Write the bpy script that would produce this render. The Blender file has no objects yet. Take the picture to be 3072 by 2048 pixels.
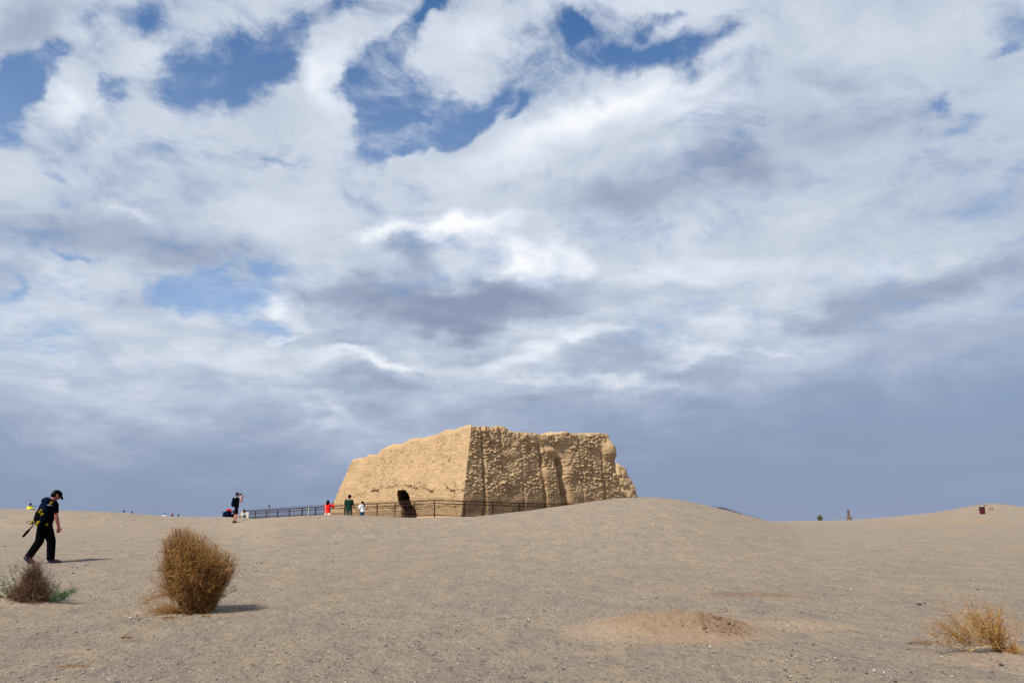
import bpy, math, random
import numpy as np
from mathutils import Vector, Matrix
random.seed(7); rng = np.random.default_rng(11)
scene = bpy.context.scene
COL = scene.collection
R = math.radians

# ------------------------------------------------------------------ camera
EYE = 1.6
F = 2389.0                     # focal length in pixels of the 3072-wide photograph
PITCH = math.atan(541.0 / F)
cam_data = bpy.data.cameras.new('camera'); cam = bpy.data.objects.new('camera', cam_data)
COL.objects.link(cam); scene.camera = cam
cam_data.sensor_width = 36.0; cam_data.lens = 36.0 * F / 3072.0
cam_data.clip_start = 0.1; cam_data.clip_end = 20000
cam.location = (0, 0, EYE); cam.rotation_euler = (math.pi / 2 + PITCH, 0, 0)

EXPO = 0.42
scene.view_settings.view_transform = 'Standard'; scene.view_settings.look = 'None'
scene.view_settings.gamma = 1.0; scene.view_settings.exposure = EXPO
SUN_EL = R(48); SUN_AZ = R(38.5)            # light travels towards azimuth 41 deg (right of straight ahead)

def px_dir(X, Y):
    cx = (X - 1536) / F; cy = (1024 - Y) / F
    return Vector((cx, math.cos(PITCH) - cy * math.sin(PITCH), math.sin(PITCH) + cy * math.cos(PITCH)))
def at(X, Y, d):
    v = px_dir(X, Y); t = d / v.y
    return Vector((v.x * t, d, EYE + v.z * t))
def s2l(c):
    c = c / 255.0
    return c / 12.92 if c <= 0.04045 else ((c + 0.055) / 1.055) ** 2.4
def rgb(r, g, b, k=1.0):
    return (s2l(r) * k, s2l(g) * k, s2l(b) * k, 1)

# ------------------------------------------------------------------ sun
sl = bpy.data.lights.new('sun', 'SUN'); sl.energy = 5.0; sl.angle = R(0.5); sl.color = (1.0, 0.93, 0.84)
sun = bpy.data.objects.new('sun', sl); COL.objects.link(sun)
Ld = Vector((math.sin(SUN_AZ) * math.cos(SUN_EL), math.cos(SUN_AZ) * math.cos(SUN_EL), -math.sin(SUN_EL)))
sun.rotation_euler = Ld.to_track_quat('-Z', 'Y').to_euler(); sun.location = (-30, -30, 60)

# ------------------------------------------------------------------ world
world = bpy.data.worlds.new('World'); scene.world = world; world.use_nodes = True
wt = world.node_tree; wn = wt.nodes; wl = wt.links; wn.clear()
class NB:
    """tiny node-building helper"""
    def __init__(s, tree): s.t = tree; s.n = tree.nodes; s.l = tree.links
    def put(s, sock, v):
        if hasattr(v, 'is_output') or hasattr(v, 'links'): s.l.new(v, sock)
        else: sock.default_value = v
    def new(s, typ, **kw):
        nd = s.n.new(typ)
        for k, v in kw.items(): setattr(nd, k, v)
        return nd
    def m(s, op, a, b=None, c=None, clamp=False):
        nd = s.new('ShaderNodeMath', operation=op, use_clamp=clamp)
        s.put(nd.inputs[0], a)
        if b is not None: s.put(nd.inputs[1], b)
        if c is not None: s.put(nd.inputs[2], c)
        return nd.outputs[0]
    def vm(s, op, a, b=None, scale=None):
        nd = s.new('ShaderNodeVectorMath', operation=op)
        s.put(nd.inputs[0], a)
        if b is not None: s.put(nd.inputs[1], b)
        if scale is not None: s.put(nd.inputs['Scale'], scale)
        return nd.outputs['Value'] if op in ('LENGTH', 'DOT_PRODUCT', 'DISTANCE') else nd.outputs[0]
    def comb(s, x, y, z):
        nd = s.new('ShaderNodeCombineXYZ')
        for i, v in enumerate((x, y, z)): s.put(nd.inputs[i], v)
        return nd.outputs[0]
    def sep(s, v):
        nd = s.new('ShaderNodeSeparateXYZ'); s.put(nd.inputs[0], v); return nd.outputs
    def noise(s, vec, scale, detail=2, rough=0.5, dist=0.0, lac=2.0, color=False, typ=None):
        nd = s.new('ShaderNodeTexNoise')
        if typ: nd.noise_type = typ
        s.put(nd.inputs['Vector'], vec)
        nd.inputs['Scale'].default_value = scale; nd.inputs['Detail'].default_value = detail
        nd.inputs['Roughness'].default_value = rough; nd.inputs['Distortion'].default_value = dist
        nd.inputs['Lacunarity'].default_value = lac
        return nd.outputs['Color' if color else 'Fac']
    def vor(s, vec, scale, feature='F1', out='Distance', rand=1.0):
        nd = s.new('ShaderNodeTexVoronoi', feature=feature)
        s.put(nd.inputs['Vector'], vec); nd.inputs['Scale'].default_value = scale
        nd.inputs['Randomness'].default_value = rand
        return nd.outputs[out]
    def mr(s, v, a, b, c=0.0, d=1.0, smooth=False):
        nd = s.new('ShaderNodeMapRange'); nd.interpolation_type = 'SMOOTHSTEP' if smooth else 'LINEAR'
        s.put(nd.inputs[0], v)
        for i, x in zip((1, 2, 3, 4), (a, b, c, d)): s.put(nd.inputs[i], x)
        return nd.outputs[0]
    def mix(s, fac, a, b, blend='MIX'):
        nd = s.new('ShaderNodeMix', data_type='RGBA', blend_type=blend)
        s.put(nd.inputs[0], fac); s.put(nd.inputs[6], a); s.put(nd.inputs[7], b)
        return nd.outputs[2]
    def ramp(s, fac, stops):
        nd = s.new('ShaderNodeValToRGB'); s.put(nd.inputs[0], fac)
        e = nd.color_ramp.elements
        while len(e) < len(stops): e.new(0.5)
        for el, (p, c) in zip(e, stops): el.position = p; el.color = c
        return nd.outputs[0]

W = NB(wt)
tc = W.new('ShaderNodeTexCoord')
D3 = tc.outputs['Generated']
sx, sy, sz = W.sep(D3)[0:3]
az = W.m('ARCTAN2', sx, sy)
el = W.m('ARCSINE', sz)
# cloud deck coordinates: a flat layer overhead seen in perspective
zc = W.m('ADD', W.m('MAXIMUM', sz, 0.0), 0.16)
q = W.comb(W.m('DIVIDE', sx, zc), W.m('DIVIDE', sy, zc), 0.0)
azel = W.comb(az, el, 0.0)
wv = W.vm('SUBTRACT', W.noise(q, 2.2, 5, 0.55, color=True), (0.5, 0.5, 0.5))
wv2 = W.vm('ADD', W.vm('MULTIPLY', wv, (0.19, 0.11, 0.0)), W.vm('MULTIPLY', W.vm('SUBTRACT', W.noise(azel, 16.0, 6, 0.6, color=True), (0.5, 0.5, 0.5)), (0.07, 0.05, 0.0)))
P = W.vm('ADD', azel, wv2)
DSC = 3072.0 / 2352.0
def azel_of(x, y):
    v = px_dir(x * DSC, y * DSC).normalized()
    return math.atan2(v.x, v.y), math.asin(v.z)
def blob_sum(lst, P, base, ampk=1.0):
    acc = None
    for (x, y, rx, ry, rot, amp) in lst:
        a, e = azel_of(x, y)
        a1, e1 = azel_of(x + 10, y); a2, e2 = azel_of(x, y - 10)
        ka = math.hypot(a1 - a, e1 - e) / 10; ke = math.hypot(a2 - a, e2 - e) / 10
        tilt = math.atan2(e1 - e, a1 - a)
        mp = W.new('ShaderNodeMapping', vector_type='TEXTURE')
        W.put(mp.inputs[0], P)
        mp.inputs[1].default_value = (a, e, 0)
        mp.inputs[2].default_value = (0, 0, R(rot) + tilt)
        mp.inputs[3].default_value = (rx * ka * 1.9, ry * ke * 1.9, 1)
        ln = W.vm('LENGTH', mp.outputs[0])
        t = W.mr(ln, 1.0, 0.0, 0.0, amp * ampk, True)
        acc = t if acc is None else W.m('ADD', acc, t)
    return W.m('ADD', acc, base)
COVER = [
 (515, 165, 105, 75, 0, -1.0), (470, 235, 80, 40, 0, -.6), (630, 120, 75, 45, 0, -.8), (375, 45, 45, 45, 30, -.7), (40, 165, 110, 45, 15, -1.2),
 (140, 115, 28, 40, 30, -.6), (15, 250, 45, 40, 0, -.8), (215, 45, 50, 25, 30, -.35), (290, 190, 30, 16, 20, -.7), (255, 215, 30, 18, 0, -.4),
 (850, 200, 60, 70, 0, -.9), (930, 215, 95, 70, 0, -.9), (1000, 275, 95, 50, 15, -1.0), (830, 320, 55, 50, 0, -.8), (930, 320, 80, 25, 0, -.5), (1085, 245, 60, 30, 30, -.6),
 (965, 80, 65, 24, 35, -.8), (1010, 38, 30, 20, 35, -.6), (920, 120, 40, 30, 0, -.6), (700, 55, 50, 22, 0, -.45), (780, 30, 35, 14, 0, -.4),
 (1325, 62, 24, 32, -30, -1.0), (1505, 25, 50, 12, 0, -.6), (1560, 92, 70, 24, 10, -.8), (1430, 128, 110, 22, 0, -.6), (1485, 55, 22, 18, 0, -.4), (1240, 100, 90, 45, 10, -.42), (1180, 180, 90, 35, 10, -.4),
 (1188, 230, 26, 18, 30, -.7), (2335, 30, 60, 50, 0, -.7), (2285, 95, 40, 16, 10, -.5), (2215, 285, 60, 26, 25, -.5), (2175, 225, 20, 30, 0, -.4), (2130, 380, 60, 30, 20, -.25),
 (480, 655, 105, 42, 10, -.9), (590, 610, 30, 22, 20, -.5), (585, 735, 70, 20, -5, -.7), (395, 690, 50, 28, 0, -.6), (330, 655, 30, 12, -20, -.3),
 (165, 583, 40, 9, -8, -.6), (225, 586, 22, 9, 0, -.5), (8, 650, 22, 40, 0, -.6), (40, 765, 90, 60, 0, -.55), (150, 830, 60, 60, 0, -.3), (120, 660, 200, 120, 0, -.22), (250, 330, 200, 60, 0, -.12), (560, 330, 180, 70, 0, -.16), (700, 90, 200, 60, 0, -.25), (250, 60, 160, 60, 0, -.3), (1350, 60, 260, 60, 0, -.2), (2150, 330, 150, 120, 20, -.15),
 (650, 368, 40, 10, 12, -.5), (150, 372, 30, 16, -30, -.35), (150, 468, 40, 10, -10, -.4), (880, 130, 30, 60, 20, -.3),
 (1060, 115, 95, 48, 10, .55), (755, 150, 42, 60, -30, .7), (370, 120, 75, 38, 10, .6), (140, 215, 85, 28, 0, .7), (300, 100, 60, 25, 30, .4), (660, 235, 110, 30, 10, .5), (600, 280, 100, 40, 0, .3),
 (505, 55, 85, 45, 0, .25), (450, 250, 60, 25, 0, .4), (1100, 320, 150, 40, 20, .5), (920, 350, 50, 16, 10, .4), (60, 60, 100, 60, 0, .4)]
BRI = [
 (60, 55, 120, 60, 20, -.38), (160, 222, 70, 24, 0, .3), (380, 130, 70, 40, 0, .14), (755, 150, 34, 45, -30, .26), (1065, 105, 70, 34, 10, .16), (520, 60, 90, 50, 0, .02),
 (1450, 215, 200, 32, 18, .28), (1230, 330, 180, 50, 18, .26), (1590, 225, 110, 24, 12, .22), (1700, 370, 110, 40, 0, -.34), (1400, 470, 110, 34, 5, -.36), (1540, 420, 120, 30, 0, -.12),
 (1930, 150, 90, 26, 0, -.22), (1960, 265, 180, 50, 0, -.17), (1520, 340, 60, 16, 0, .1), (2150, 480, 200, 100, 0, -.1), (2100, 60, 200, 60, 0, .02),
 (130, 535, 150, 40, 0, -.28), (430, 570, 150, 45, 0, -.27), (320, 490, 60, 18, -15, .16), (740, 620, 60, 30, 0, .06), (0, 455, 30, 15, 0, -.1), (620, 480, 130, 30, 0, .06),
 (1050, 535, 130, 24, 0, .42), (890, 530, 60, 18, 0, .2), (1190, 625, 56, 30, 0, .5), (1300, 605, 40, 20, 0, .26), (1130, 590, 50, 20, 0, .24), (1000, 512, 130, 14, 0, -.14),
 (945, 600, 45, 36, 0, -.34), (780, 645, 90, 26, 0, -.22), (930, 690, 190, 36, -4, -.46), (1170, 700, 160, 34, 8, -.46), (1020, 750, 130, 22, 0, -.3), (840, 590, 70, 20, 0, -.1),
 (612, 680, 36, 24, 0, .36), (680, 700, 60, 22, 0, .16), (640, 762, 40, 12, 15, .3), (430, 735, 60, 24, 0, .12), (170, 640, 120, 50, 0, .14),
 (2050, 680, 220, 46, 12, -.34), (1820, 735, 120, 28, 5, -.26), (2250, 620, 140, 40, 12, -.25), (1700, 745, 120, 22, 0, .2), (1560, 610, 120, 24, 0, .14), (1480, 650, 200, 24, 0, -.1),
 (1600, 820, 50, 14, 0, .26), (1760, 818, 60, 9, 0, .16), (1400, 820, 90, 24, 0, -.3), (1340, 775, 120, 18, 0, .2), (1220, 820, 60, 16, 0, .24), (1080, 800, 60, 14, 0, -.2),
 (905, 835, 70, 18, 0, .36), (770, 825, 70, 14, 0, .2), (860, 800, 60, 14, 0, -.14), (1500, 855, 160, 14, 0, -.24), (880, 885, 130, 18, 0, -.26), (660, 880, 160, 20, 0, -.1), (1450, 893, 130, 12, 0, .24), (1280, 880, 100, 10, 0, .18),
 (780, 965, 90, 13, 0, .24), (740, 955, 40, 8, 0, .1), (1200, 925, 200, 14, 0, -.1), (220, 835, 140, 26, 0, .1), (250, 905, 180, 20, 0, -.06), (130, 895, 50, 20, 0, .1), (1300, 960, 300, 30, 0, -.12)]
cov = blob_sum(COVER, P, 1.06, 1.28)
bri = blob_sum(BRI, P, 0.57)
n1 = W.noise(q, 4.2, 15, 0.68, 0.5)
n2 = W.noise(W.vm('ADD', q, (3.1, 7.7, 1.3)), 1.9, 8, 0.52, 0.2)
n3 = W.noise(W.vm('ADD', W.vm('MULTIPLY', azel, (1.0, 1.7, 1.0)), (5.3, 1.7, 2.3)), 9.0, 12, 0.62, 0.5)
ln1 = W.m('SUBTRACT', n1, 0.5); ln2 = W.m('SUBTRACT', n2, 0.5); ln3 = W.m('SUBTRACT', n3, 0.5)
cov = W.m('ADD', W.m('MAXIMUM', cov, 0.02), W.m('MULTIPLY', W.m('MAXIMUM', W.m('SUBTRACT', 0.26, el), 0.0), 2.2))
dens = W.m('ADD', cov, W.m('ADD', W.m('MULTIPLY', ln1, 2.3), W.m('MULTIPLY', ln3, 2.3)))
alpha = W.mr(dens, -0.12, 1.08, 0.0, 1.0, True)
b = W.m('ADD', bri, W.m('ADD', W.m('MULTIPLY', ln2, 0.45), W.m('ADD', W.m('MULTIPLY', ln1, 0.16), W.m('MULTIPLY', ln3, 0.42))))
n4 = W.noise(W.vm('ADD', W.vm('MULTIPLY', azel, (1.0, 3.6, 1.0)), (2.1, 8.3, 4.4)), 8.0, 10, 0.55, 0.6)
b = W.m('ADD', b, W.m('MULTIPLY', W.m('SUBTRACT', n4, 0.5), W.mr(el, 0.42, 0.2, 0.0, 0.65)))
K = 1.0 / (2 ** EXPO)
ccol = W.ramp(b, [(0.0, rgb(142, 155, 181, K)), (0.3, rgb(166, 178, 199, K)), (0.55, rgb(194, 205, 221, K)), (0.78, rgb(224, 231, 243, K)), (1.0, rgb(252, 253, 255, K))])
# thin low-level haze bank towards the horizon (heavier to the right)
edge = W.m('ADD', el, W.m('MULTIPLY', W.m('MAXIMUM', az, -0.1), -0.16))
edge = W.m('ADD', edge, W.m('ADD', W.m('MULTIPLY', ln3, 0.10), W.m('MULTIPLY', ln2, 0.08)))
hz = W.mr(edge, 0.225, 0.035, 0.0, 0.95, True)
hcol = W.ramp(W.m('ADD', W.m('MULTIPLY', el, 2.6), W.m('MULTIPLY', ln3, 0.25)), [(0.0, rgb(137, 151, 178, K)), (0.35, rgb(137, 156, 187, K)), (0.8, rgb(155, 173, 201, K)), (1.0, rgb(170, 186, 212, K))])
sky = W.new('ShaderNodeTexSky', sky_type='NISHITA'); sky.sun_disc = False
sky.sun_elevation = SUN_EL; sky.sun_rotation = SUN_AZ + math.pi
sky.air_density = 1.0; sky.dust_density = 0.3; sky.ozone_density = 3.0; sky.altitude = 1200
hs = W.new('ShaderNodeHueSaturation'); hs.inputs['Saturation'].default_value = 1.2; W.put(hs.inputs['Color'], sky.outputs[0])
bg1 = W.new('ShaderNodeBackground'); W.put(bg1.inputs[0], hs.outputs[0]); bg1.inputs[1].default_value = 0.11
bg2 = W.new('ShaderNodeBackground')
W.put(bg2.inputs[0], W.mix(hz, ccol, hcol)); bg2.inputs[1].default_value = 1.0
veil = W.mr(el, 0.60, 0.22, 0.03, 0.42)
alpha = W.m('ADD', alpha, W.m('MULTIPLY', W.m('SUBTRACT', 1.0, alpha), veil))
atot = W.m('MAXIMUM', alpha, W.m('MINIMUM', W.m('MULTIPLY', hz, 1.35), 1.0))
# nothing is cloud below the horizon: dull ground colour there
msh = W.new('ShaderNodeMixShader'); W.put(msh.inputs[0], atot); wl.new(bg1.outputs[0], msh.inputs[1]); wl.new(bg2.outputs[0], msh.inputs[2])
wout = W.new('ShaderNodeOutputWorld'); wl.new(msh.outputs[0], wout.inputs[0])
try: world.cycles.sampling_method = 'MANUAL'; world.cycles.sample_map_resolution = 512
except Exception: pass

# ------------------------------------------------------------------ helpers: noise, meshes, tags
_perm = np.random.default_rng(5).permutation(4096).astype(np.int64)
_grad = np.random.default_rng(6).normal(size=(4096, 3)); _grad /= np.linalg.norm(_grad, axis=1)[:, None]
def perlin(x, y, z):
    x, y, z = np.broadcast_arrays(np.asarray(x, float), np.asarray(y, float), np.asarray(z, float))
    xi, yi, zi = np.floor(x).astype(np.int64), np.floor(y).astype(np.int64), np.floor(z).astype(np.int64)
    xf, yf, zf = x - xi, y - yi, z - zi
    f = lambda t: t * t * t * (t * (t * 6 - 15) + 10)
    u, v, w = f(xf), f(yf), f(zf)
    out = 0
    for dx in (0, 1):
        for dy in (0, 1):
            for dz in (0, 1):
                h = _perm[(_perm[(_perm[(xi + dx) & 4095] + yi + dy) & 4095] + zi + dz) & 4095]
                g = _grad[h]
                d = g[..., 0] * (xf - dx) + g[..., 1] * (yf - dy) + g[..., 2] * (zf - dz)
                out = out + d * (u if dx else 1 - u) * (v if dy else 1 - v) * (w if dz else 1 - w)
    return out * 1.6
def fbm(x, y, z, octv=4, rough=0.5):
    a, s, o = 1.0, 0.0, 0.0
    for i in range(octv):
        k = 2.03 ** i
        o = o + a * perlin(x * k + 17.3 * i, y * k + 9.1 * i, z * k + 3.7 * i); s += a; a *= rough
    return o / s
def sstep(a, b, x):
    t = np.clip((x - a) / (b - a), 0, 1); return t * t * (3 - 2 * t)

def mesh_from(name, verts, quads=None, tris=None, smooth=True):
    me = bpy.data.meshes.new(name)
    verts = np.asarray(verts, dtype=np.float32).reshape(-1, 3)
    me.vertices.add(len(verts)); me.vertices.foreach_set('co', verts.ravel())
    loops = []; starts = []; totals = []; off = 0
    for arr, k in ((quads, 4), (tris, 3)):
        if arr is None or len(arr) == 0: continue
        arr = np.asarray(arr, dtype=np.int32).reshape(-1, k)
        loops.append(arr.ravel()); starts.append(off + np.arange(len(arr)) * k); totals.append(np.full(len(arr), k)); off += arr.size
    loops = np.concatenate(loops); starts = np.concatenate(starts); totals = np.concatenate(totals)
    me.loops.add(len(loops)); me.loops.foreach_set('vertex_index', loops.astype(np.int32))
    me.polygons.add(len(starts)); me.polygons.foreach_set('loop_start', starts.astype(np.int32)); me.polygons.foreach_set('loop_total', totals.astype(np.int32))
    me.polygons.foreach_set('use_smooth', np.full(len(starts), smooth, dtype=bool))
    me.update(calc_edges=True); me.validate()
    return me
def obj(name, me, mat=None, parent=None, loc=None):
    o = bpy.data.objects.new(name, me); COL.objects.link(o)
    if mat is not None and me is not None and len(me.materials) == 0: me.materials.append(mat)
    if parent is not None: o.parent = parent
    if loc is not None: o.location = loc
    return o
def tag(o, label=None, cat=None, group=None, kind=None):
    if label: o['label'] = label
    if cat: o['category'] = cat
    if group: o['group'] = group
    if kind: o['kind'] = kind
    return o
def thing(name, label, cat, loc=(0, 0, 0), rz=0.0, group=None):
    o = bpy.data.objects.new(name, None); COL.objects.link(o); o.empty_display_size = 0.2
    o.location = loc; o.rotation_euler = (0, 0, rz)
    return tag(o, label, cat, group)

class MB:
    """collects closed primitives into one mesh"""
    def __init__(s): s.v = []; s.q = []; s.t = []; s.n = 0
    def add(s, v, q=None, t=None):
        v = np.asarray(v, float).reshape(-1, 3)
        if q is not None and len(q): s.q.append(np.asarray(q, int).reshape(-1, 4) + s.n)
        if t is not None and len(t): s.t.append(np.asarray(t, int).reshape(-1, 3) + s.n)
        s.v.append(v); s.n += len(v)
    def mesh(s, name, smooth=True):
        return mesh_from(name, np.concatenate(s.v), np.concatenate(s.q) if s.q else None, np.concatenate(s.t) if s.t else None, smooth)
    def box(s, c, size, rot=None, bevel=0.0):
        hx, hy, hz = [k / 2 for k in size]; b = min(bevel, hx, hy, hz) if bevel else 0
        rings = []
        prof = [(-hz, b), (-hz + b, 0), (hz - b, 0), (hz, b)] if b else [(-hz, 0), (hz, 0)]
        for z, ins in prof:
            x, y = hx - ins, hy - ins; k = max(b - ins, 0) if b else 0
            if b: rings.append([(x - k, -y, z), (x, -y + k, z), (x, y - k, z), (x - k, y, z), (-x + k, y, z), (-x, y - k, z), (-x, -y + k, z), (-x + k, -y, z)])
            else: rings.append([(x, -y, z), (x, y, z), (-x, y, z), (-x, -y, z)])
        s._rings(np.array(rings, float), c, rot)
    def _rings(s, rings, c=(0, 0, 0), rot=None):
        nr, n = rings.shape[:2]
        v = rings.reshape(-1, 3)
        if rot is not None: v = v @ np.array(rot.to_matrix() if hasattr(rot, 'to_matrix') else rot).T
        v = v + np.array(c)
        q = []
        for i in range(nr - 1):
            for j in range(n):
                a = i * n + j; b2 = i * n + (j + 1) % n
                q.append((a, b2, b2 + n, a + n))
        c0, c1 = v[:n].mean(0), v[-n:].mean(0)
        v = np.vstack([v, c0, c1]); t = []
        for j in range(n):
            t.append(((j + 1) % n, j, nr * n)); t.append(((nr - 1) * n + j, (nr - 1) * n + (j + 1) % n, nr * n + 1))
        s.add(v, q, t)
    def loft(s, pts, radii, right=(1, 0, 0), n=12, p=2.0):
        """closed loft: pts centres, radii (w,d) along 'right' and its normal"""
        pts = [Vector(x) for x in pts]; right = Vector(right).normalized(); rings = []
        for i, c in enumerate(pts):
            t = (pts[min(i + 1, len(pts) - 1)] - pts[max(i - 1, 0)])
            if t.length < 1e-6: t = Vector((0, 0, 1))
            t.normalize(); r = (right - t * right.dot(t))
            if r.length < 1e-4: r = t.orthogonal()
            r.normalize(); f = t.cross(r)
            w, d = radii[i] if hasattr(radii[i], '__len__') else (radii[i], radii[i])
            ring = []
            for k in range(n):
                a = 2 * math.pi * k / n; ca, sa = math.cos(a), math.sin(a)
                ex = 2.0 / p
                ring.append(c + r * (w * math.copysign(abs(ca) ** ex, ca)) + f * (d * math.copysign(abs(sa) ** ex, sa)))
            rings.append([tuple(x) for x in ring])
        s._rings(np.array(rings))
    def ell(s, c, r, rot=None, nu=12, nv=8):
        rings = []
        for i in range(nv + 1):
            th = math.pi * (0.02 + 0.96 * i / nv); z = -math.cos(th); rr = math.sin(th)
            rings.append([(r[0] * rr * math.cos(2 * math.pi * k / nu), r[1] * rr * math.sin(2 * math.pi * k / nu), r[2] * z) for k in range(nu)])
        s._rings(np.array(rings), c, rot)
    def cap(s, p0, p1, r0, r1, n=10):
        """tapered capsule"""
        p0, p1 = Vector(p0), Vector(p1); t = (p1 - p0).normalized()
        pts = [p0 - t * r0 * .95, p0 - t * r0 * .7, p0 - t * r0 * .35, p0, p1, p1 + t * r1 * .35, p1 + t * r1 * .7, p1 + t * r1 * .95]
        rr = [r0 * .31, r0 * .71, r0 * .94, r0, r1, r1 * .94, r1 * .71, r1 * .31]
        s.loft(pts, rr, t.orthogonal(), n)
    def bar(s, p0, p1, w, d=None, up=(0, 0, 1)):
        p0, p1 = Vector(p0), Vector(p1); d = d or w; t = (p1 - p0).normalized()
        r = t.cross(Vector(up)); r = r.normalized() if r.length > 1e-4 else Vector((1, 0, 0)); f = t.cross(r)
        rings = [[tuple(c + r * a * w / 2 + f * b * d / 2) for a, b in ((1, -1), (1, 1), (-1, 1), (-1, -1))] for c in (p0, p1)]
        s._rings(np.array(rings))

def material(name, color, rough=0.9, noise_amt=0.0, noise_scale=20.0, bump=0.0, spec=0.2, metallic=0.0):
    m = bpy.data.materials.new(name); m.use_nodes = True
    N = NB(m.node_tree); bs = m.node_tree.nodes['Principled BSDF']
    bs.inputs['Roughness'].default_value = rough; bs.inputs['Specular IOR Level'].default_value = spec
    bs.inputs['Metallic'].default_value = metallic
    col = (*color[:3], 1)
    if noise_amt:
        t = N.new('ShaderNodeTexCoord'); nz = N.noise(t.outputs['Object'], noise_scale, 5, 0.6)
        k = N.mr(nz, 0.25, 0.75, 1 - noise_amt, 1 + noise_amt)
        N.put(bs.inputs['Base Color'], N.vm('SCALE', col[:3], scale=k))
        if bump:
            bp = N.new('ShaderNodeBump'); bp.inputs['Distance'].default_value = bump; bp.inputs['Strength'].default_value = 0.7
            N.put(bp.inputs['Height'], nz); N.put(bs.inputs['Normal'], bp.outputs[0])
    else: bs.inputs['Base Color'].default_value = col
    return m
# ------------------------------------------------------------------ terrain
CP = math.cos(PITCH)
def lat(X): return (X - 1536) / F * CP            # lateral tangent of a photo column at horizon height
def slope_of(Y): v = px_dir(1536, Y); return v.z / v.y
def zat(Y, d): return EYE + slope_of(Y) * d
RK = np.concatenate([np.linspace(0, 100, 201), np.geomspace(101, 9000, 90)])
def pchip(xk, yk, x):
    xk = np.array(xk, float); yk = np.array(yk, float); h = np.diff(xk); dl = np.diff(yk) / h
    m = np.zeros(len(xk)); m[0] = dl[0]; m[-1] = dl[-1]
    for i in range(1, len(xk) - 1):
        if dl[i - 1] * dl[i] > 0:
            w1 = 2 * h[i] + h[i - 1]; w2 = h[i] + 2 * h[i - 1]; m[i] = (w1 + w2) / (w1 / dl[i - 1] + w2 / dl[i])
    i = np.clip(np.searchsorted(xk, x) - 1, 0, len(h) - 1); t = (x - xk[i]) / h[i]
    return ((2*t**3-3*t**2+1)*yk[i] + (t**3-2*t**2+t)*h[i]*m[i] + (-2*t**3+3*t**2)*yk[i+1] + (t**3-t**2)*h[i]*m[i+1])
def col_left(Yc, d0=52):
    c = zat(Yc, d0); g_ = (52 - d0) * .05
    return [(0, 0), (8, .22), (14, .42), (20, .63), (30, .93 + g_ * .4), (d0 - 10, 1.27 + g_ * .4), (d0 - 5, c - .28 + g_ * .25), (d0, c), (d0 + 6, c - .15 - g_ * .5), (70, c - .9), (80, 1.2), (100, 1.1), (150, .9), (400, .5), (9000, -4)]
def col_mound(Yc, d0, fz, b2):
    c = zat(Yc, d0); k = c - .62
    return [(0, 0), (8, .22), (14, .42), (20, .62), (26, .62 + .30 * k), (32, .62 + .66 * k), (d0 - 2, c - .05), (d0, c), (d0 + 1.5, c - .07), (d0 + 4.5, min(c - .6, 1.5)), (50, 1.27), (57, 1.45), (64, fz), (80, fz), (94, b2), (110, b2 - .2), (150, 1.0), (400, .5), (9000, -4)]
def col_right(Yc, d0=88, z42=1.2):
    c = zat(Yc, d0)
    return [(0, 0), (8, .22), (14, .38), (20, .52), (30, .80), (42, z42), (55, z42 + .22), (70, .55 * c + .45 * z42), (80, c - .2), (d0, c), (95, c - .1), (110, c - .7), (150, 1.0), (400, .5), (9000, -4)]
COLS = [(-1900, col_left(1545)), (-900, col_left(1530)), (-200, col_left(1524)), (0, col_left(1525)), (150, col_left(1530)), (350, col_left(1535)), (500, col_left(1549)), (620, col_left(1550)), (690, col_left(1549, 51)), (735, col_left(1548, 48)), (775, col_left(1548, 44.5)),
        (810, col_mound(1549, 41.5, 1.5, 1.35)), (870, col_mound(1547, 39, 1.6, 1.4)), (970, col_mound(1544, 38, 1.75, 1.45)), (1100, col_mound(1546, 38, 1.85, 1.6)), (1250, col_mound(1552, 38, 1.93, 1.8)), (1330, col_mound(1551, 38, 1.93, 1.8)),
        (1420, col_mound(1549, 38, 1.93, 1.8)), (1600, col_mound(1530, 39, 1.9, 1.8)), (1750, col_mound(1508, 40, 1.85, 1.8)), (1850, col_mound(1495, 41, 1.85, 1.8)), (1950, col_mound(1491, 42, 1.8, 1.75)),
        (2030, col_mound(1496, 42, 1.8, 1.7)), (2110, col_mound(1513, 42, 1.7, 1.63)), (2200, col_mound(1534, 42, 1.65, 1.6)), (2290, col_mound(1559, 42, 1.6, 1.6)), (2400, col_right(1561, 88, 1.35)), (2550, col_right(1560, 88, 1.2)), (2700, col_right(1547, 88, 1.15)),
        (2800, col_right(1538)), (2880, col_right(1527)), (2940, col_right(1515)), (2985, col_right(1510)), (3040, col_right(1514)), (3100, col_right(1526)), (3400, col_right(1545)), (4200, col_right(1548)), (5200, col_right(1555))]
THK = np.array([math.atan(lat(X)) for X, _ in COLS])
TH = np.linspace(-1.05, 1.05, 701)
TAB0 = np.array([pchip([a for a, _ in c], [b_ for _, b_ in c], RK) for _, c in COLS])
TAB = np.array([[0.0] * len(RK)] * len(TH))
for j in range(len(RK)): TAB[:, j] = np.interp(TH, THK, TAB0[:, j])
ker = np.exp(-0.5 * (np.arange(-9, 10) / 3.6) ** 2); ker /= ker.sum()
for j in range(len(RK)): TAB[:, j] = np.convolve(np.pad(TAB[:, j], 9, mode='edge'), ker, 'valid')
BUMPS = []      # (x, y, rx, ry, rot, h)
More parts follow.
